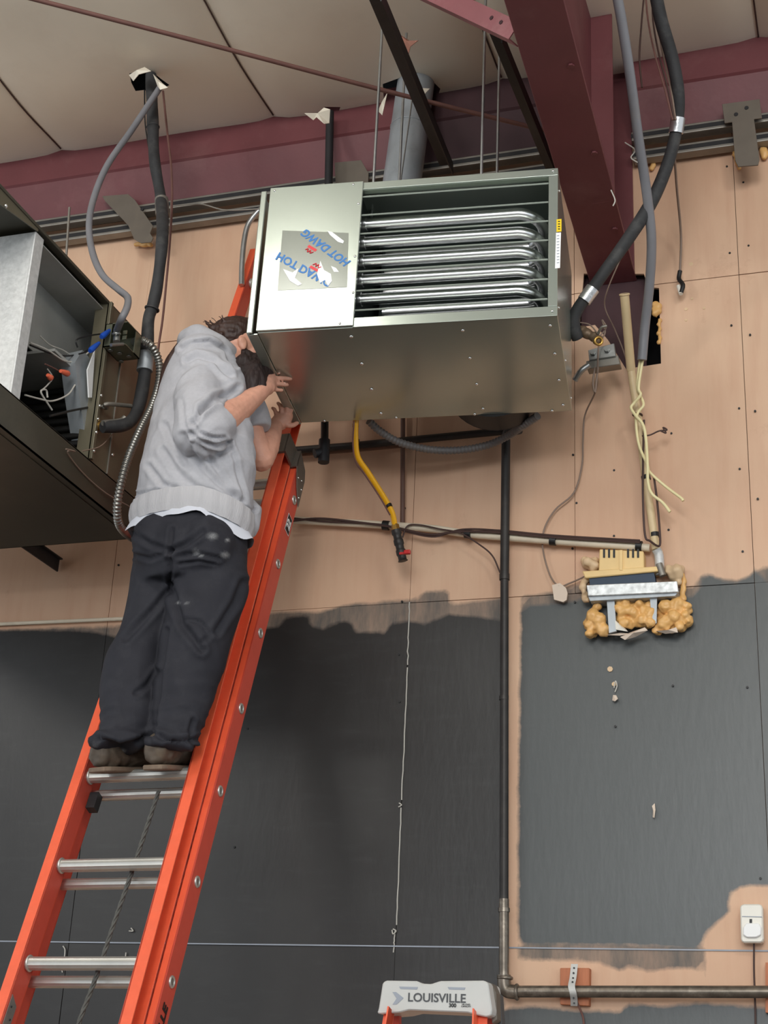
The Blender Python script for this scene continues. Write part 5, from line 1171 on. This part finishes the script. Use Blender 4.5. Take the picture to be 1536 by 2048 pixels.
mx_ = nt.nodes.new('ShaderNodeMix'); mx_.data_type = 'RGBA'; nt.links.new(mm_.outputs[0], mx_.inputs[0]); nt.links.new(src, mx_.inputs[6]); mx_.inputs[7].default_value = (.45, .45, .45, 1); nt.links.new(mx_.outputs[2], b_.inputs['Base Color'])
sb = bmesh.new()
for (x, y, r) in [(393, 1105, .0045), (398, 1109, .0035), (388, 1102, .003), (357, 1212, .003), (375, 1206, .0025)]:
    pass
sb.free()
# --- head frame
hc = U(487, 706, 4.15); ph = math.radians(62); pt = math.radians(12)
hf = Vector((math.sin(ph)*math.cos(pt), math.cos(ph)*math.cos(pt), math.sin(pt))); hr = hf.cross(Vector((0, 0, 1))).normalized(); hu = hr.cross(hf)
def hl(r_, f_, u_): return hc+hr*r_+hf*f_+hu*u_
HMx = Matrix(((hr.x, hf.x, hu.x, 0), (hr.y, hf.y, hu.y, 0), (hr.z, hf.z, hu.z, 0), (0, 0, 0, 1)))
def ell(bm, p, r3, rot=HMx, sub=3): bmesh.ops.create_icosphere(bm, subdivisions=sub, radius=1, matrix=Matrix.Translation(p) @ rot @ Matrix.Diagonal((*r3, 1)))
bb = bmesh.new()
ell(bb, hl(0, -.01, .03), (.074, .094, .082)); ell(bb, hl(0, .03, -.02), (.060, .062, .082)); ell(bb, hl(0, .045, -.072), (.040, .040, .034))
ell(bb, hl(0, .088, .028), (.050, .014, .012)); ell(bb, hl(0, .101, -.012), (.012, .020, .024)); ell(bb, hl(0, .108, -.022), (.017, .014, .010))
for s in (-1, 1):
    ell(bb, hl(s*.040, .068, -.018), (.022, .020, .018)); ell(bb, hl(s*.074, -.010, .0), (.008, .015, .026)); ell(bb, hl(s*.079, -.014, .010), (.006, .012, .012))
ell(bb, hl(0, .090, -.050), (.024, .010, .006)); ell(bb, hl(0, .088, -.060), (.020, .010, .006))
limb(bb, [hl(0, -.02, -.03), U(452, 728, 4.10), U(430, 760, 4.07)], [.062, .060, .075])
# torso and legs under the clothes
TS = [(c, A*.80, B*.80) for c, A, B in T[:8]]; loft(bb, TS); loft(bb, [(c, A*.7, B*.7) for c, A, B in pelv[:4]])
loft(bb, legsecs(LLs[:-3], .68)); loft(bb, legsecs(RLs[:-3], .68))
limb(bb, [shR+Vector((-.01, .03, 0)), U(400, 800, 3.92), elR], [.060, .052, .046]); limb(bb, [shL, U(488, 830, 4.22), elL], [.058, .048, .043])
# right forearm and hand
limb(bb, [elR, U(436, 846, 3.90), U(465, 826, 3.97), U(495, 804, 4.03), wrR], [.046, .052, .049, .038, .028], n=6)
zt_ = 4.215
def fingers(bm, chains, rad):
    for ch, r in zip(chains, rad): limb(bm, ch, [r*1.08]+[r]*(len(ch)-2)+[r*.82], n=3, seg=12)
pR = U(535, 769, 4.135)
limb(bb, [wrR, U(529, 777, 4.11), pR, U(541, 762, 4.155)], [.026, .027, .030, .027], n=4)
ell(bb, U(532, 771, 4.12), (.024, .032, .036)); ell(bb, U(536, 774, 4.13), (.018, .022, .026))
fingers(bb, [[U(533, 757, 4.14), U(540, 749, 4.15), U(551, 745, 4.16), U(562, 747, 4.18)],
             [U(538, 762, 4.14), U(548, 757, 4.15), U(564, 756.5, 4.17), U(581, 758, 4.20)],
             [U(540, 769, 4.14), U(550, 768, 4.15), U(562, 768.5, 4.17), U(575, 769.5, 4.19)],
             [U(540, 777, 4.13), U(548, 779, 4.15), U(556, 780, 4.16), U(564, 780.5, 4.17)],
             [U(530, 768, 4.10), U(531, 755, 4.11), U(536, 744, 4.14), U(541, 738, 4.17)]], [.0082, .0082, .0080, .0072, .0095])
# left forearm and hand
limb(bb, [elL, U(531, 895, 4.31), U(541, 872, 4.35), wrL], [.045, .046, .038, .029], n=6)
limb(bb, [wrL, U(556, 846, 4.40), U(566, 838, 4.41), U(572, 832, 4.42)], [.027, .028, .031, .026], n=4); ell(bb, U(560, 846, 4.41), (.022, .028, .028))
fingers(bb, [[U(575, 834, 4.41), U(582, 821, 4.40), U(583, 809, 4.40), U(579, 800, 4.41)], [U(569, 832, 4.40), U(573, 818, 4.385), U(571, 807, 4.385), U(567, 800, 4.40)],
             [U(562, 835, 4.40), U(562, 821, 4.38), U(560, 811, 4.38), U(556, 806, 4.39)], [U(556, 840, 4.40), U(552, 827, 4.385), U(549, 819, 4.385), U(545, 816, 4.39)],
             [U(566, 848, 4.41), U(577, 851, 4.41), U(587, 850, 4.42), U(594, 846, 4.43)]], [.0082, .0082, .0080, .0072, .0092])
body = remesh('body', bb, M_skin, man, .0036, 3, lambda c, n: .0010*noise.noise(c*60))
for s in (-1, 1):
    bm = bmesh.new(); bmesh.ops.create_icosphere(bm, subdivisions=2, radius=.012, matrix=Matrix.Translation(hl(s*.030, .080, .010))); new('eye', me_from(bm), M_wpr, man, True)
# nails
for p, ax_ in ((U(559, 748, 4.161), (1, 0, 0)), (U(576, 758, 4.19), (1, 0, 0)), (U(570, 768, 4.18), (1, 0, 0))):
    bm = bmesh.new(); ell(bm, p+Vector((0, -.004, .001)), (.0045, .004, .003), Matrix.Identity(4), 2); new('fingernail', me_from(bm), mat('nail', (232, 186, 168), .3), man, True)
# hair
hbm = bmesh.new()
ell(hbm, hl(0, -.024, .056), (.081, .093, .078)); ell(hbm, hl(0, -.060, .040), (.070, .048, .055)); ell(hbm, hl(0, .03, .085), (.06, .06, .035))
for k in range(26):
    a_ = random.uniform(-1.2, 1.2); p = hl(math.sin(a_)*.075, -.07+random.uniform(-.03, .02), random.uniform(.01, .09)); limb(hbm, [p, p+Vector((-.02, -.01, .012))+Vector((random.uniform(-.03, .01), random.uniform(-.02, .02), random.uniform(-.02, .03)))], [.010, .003], n=2, seg=6, caps=False)
def hairn(c, n): return .004*noise.noise((c.x*30, c.y*30, c.z*90))+.003*noise.noise(c*80)
remesh('hair', hbm, M_hair, man, .005, 1, hairn)
# stray curls
for k in range(34):
    p = hl(random.uniform(-.06, .07), -.07+random.uniform(-.03, .04), random.uniform(.02, .105)); d = Vector((random.uniform(-.05, .02), random.uniform(-.03, .02), random.uniform(-.01, .03)))
    tube('stray_curl', [p, p+d*.5+Vector((0, 0, .003)), p+d*.8], .0011, M_hair, man, n=3, seg=5)
# ponytail under the hood, down the back
pb = bmesh.new(); limb(pb, [U(372, 690, 4.06), U(352, 722, 4.06), U(338, 760, 4.06), U(327, 800, 4.06), U(318, 832, 4.06)], [.030, .034, .032, .026, .010], n=4)
remesh('ponytail', pb, M_hair, man, .006, 1, lambda c, n: .004*noise.noise((c.x*60, c.y*60, c.z*12)))
# beard
be = bmesh.new()
ell(be, hl(0, .050, -.075), (.062, .060, .055)); ell(be, hl(.02, .035, -.10), (.050, .052, .06))
bp0 = hl(0, .05, -.09)
limb(be, [bp0, U(508, 752, 4.12), U(505, 778, 4.08), U(500, 796, 4.06)], [.062, .058, .046, .020], n=5)
limb(be, [hl(.055, .0, -.035), hl(.052, .02, -.07), U(490, 750, 4.09), U(488, 775, 4.07)], [.022, .034, .040, .024], n=4)
ell(be, U(488, 738, 4.10), (.045, .045, .05)); ell(be, U(487, 770, 4.075), (.036, .036, .045))
def beardn(c, n): return .006*noise.noise((c.x*35, c.y*35, c.z*14))+.004*noise.noise((c.x*110, c.y*110, c.z*30))
remesh('beard', be, M_beard, man, .005, 1, beardn)
# shoes
def shoe(heel, phi, pitch=.0):
    ph = math.radians(phi); f = Vector((math.sin(ph), math.cos(ph), pitch)).normalized(); s = Vector((math.cos(ph), -math.sin(ph), 0)); u = s.cross(f)
    bm = bmesh.new()
    prof = [(.0, .022, .028, .040), (.015, .036, .040, .042), (.06, .040, .046, .050), (.11, .040, .044, .046), (.16, .044, .036, .036), (.21, .048, .028, .028), (.25, .042, .024, .024), (.275, .022, .016, .020)]
    secs = [(heel+f*d+u*(cz+.016), s*hw, u*hh) for d, hw, hh, cz in prof]; loft(bm, secs, 24, n=3)
    limb(bm, [heel+f*.055+u*.05, heel+f*.055+u*.078], [.040, .038], n=2)
    up_ = remesh('shoe', bm, M_shoe, man, .005, 3, lambda c, n: .004*(1-2*abs(noise.noise(c*22)))+.002*noise.noise(c*70))
    sm = bmesh.new(); outl = [(-.004, .0), (.0, .030), (.02, .040), (.07, .040), (.12, .038), (.18, .047), (.22, .049), (.26, .040), (.285, .018)]
    pts = [heel+f*d+s*w_ for d, w_ in outl]+[heel+f*d-s*w_ for d, w_ in reversed(outl[1:])]
    add_prism(sm, [p+u*.000 for p in pts], u*.015); bmesh.ops.recalc_face_normals(sm, faces=sm.faces); bmesh.ops.bevel(sm, geom=sm.edges[:], offset=.003, segments=1, affect='EDGES')
    new('sole', me_from(sm), M_sole, up_); return up_
zr = (P0+LD*(2*RS+.012)+LN*.080).z+.019
hL = U(192, 1545, 3.885); hR_ = U(304, 1540, 3.88)
print('shoe heels', hL, hR_)
shoe(hL, 14, .20); shoe(hR_, 3, .20)

# ================================================================== tidy origins
bpy.context.view_layer.update()
allo = list(bpy.data.objects); kids = {}
for o in allo:
    if o.parent: kids.setdefault(o.parent.name, []).append(o)
users = {}
for o in allo:
    if o.type == 'MESH': users[o.data.name] = users.get(o.data.name, 0)+1
def fix(o, shift):
    # shift: world offset already applied to the parent; all rotations are identity
    o.location -= shift
    ch = kids.get(o.name, [])
    c = Vector((0, 0, 0))
    if o.type == 'MESH' and users[o.data.name] == 1 and len(o.data.vertices):
        co_ = np.empty(len(o.data.vertices)*3, np.float32); o.data.vertices.foreach_get('co', co_); co_ = co_.reshape(-1, 3)
        c = Vector(((co_[:, 0].min()+co_[:, 0].max())/2, (co_[:, 1].min()+co_[:, 1].max())/2, co_[:, 2].min()))
        o.data.transform(Matrix.Translation(-c)); o.location += c
    for k in ch: fix(k, c)
def gather(o, acc):
    if o.type == 'MESH':
        co_ = np.empty(len(o.data.vertices)*3, np.float32); o.data.vertices.foreach_get('co', co_); co_ = co_.reshape(-1, 3)+np.array(o.matrix_world.translation); acc.append(co_)
    for k in kids.get(o.name, []): gather(k, acc)
for o in allo:
    if o.parent or o.type not in ('MESH', 'EMPTY'): continue
    if o.type == 'EMPTY':
        acc = []; gather(o, acc); a = np.concatenate(acc); c = Vector(((a[:, 0].min()+a[:, 0].max())/2, (a[:, 1].min()+a[:, 1].max())/2, a[:, 2].min())); o.location = c
        for k in kids.get(o.name, []): fix(k, c)
    else: fix(o, Vector((0, 0, 0)))
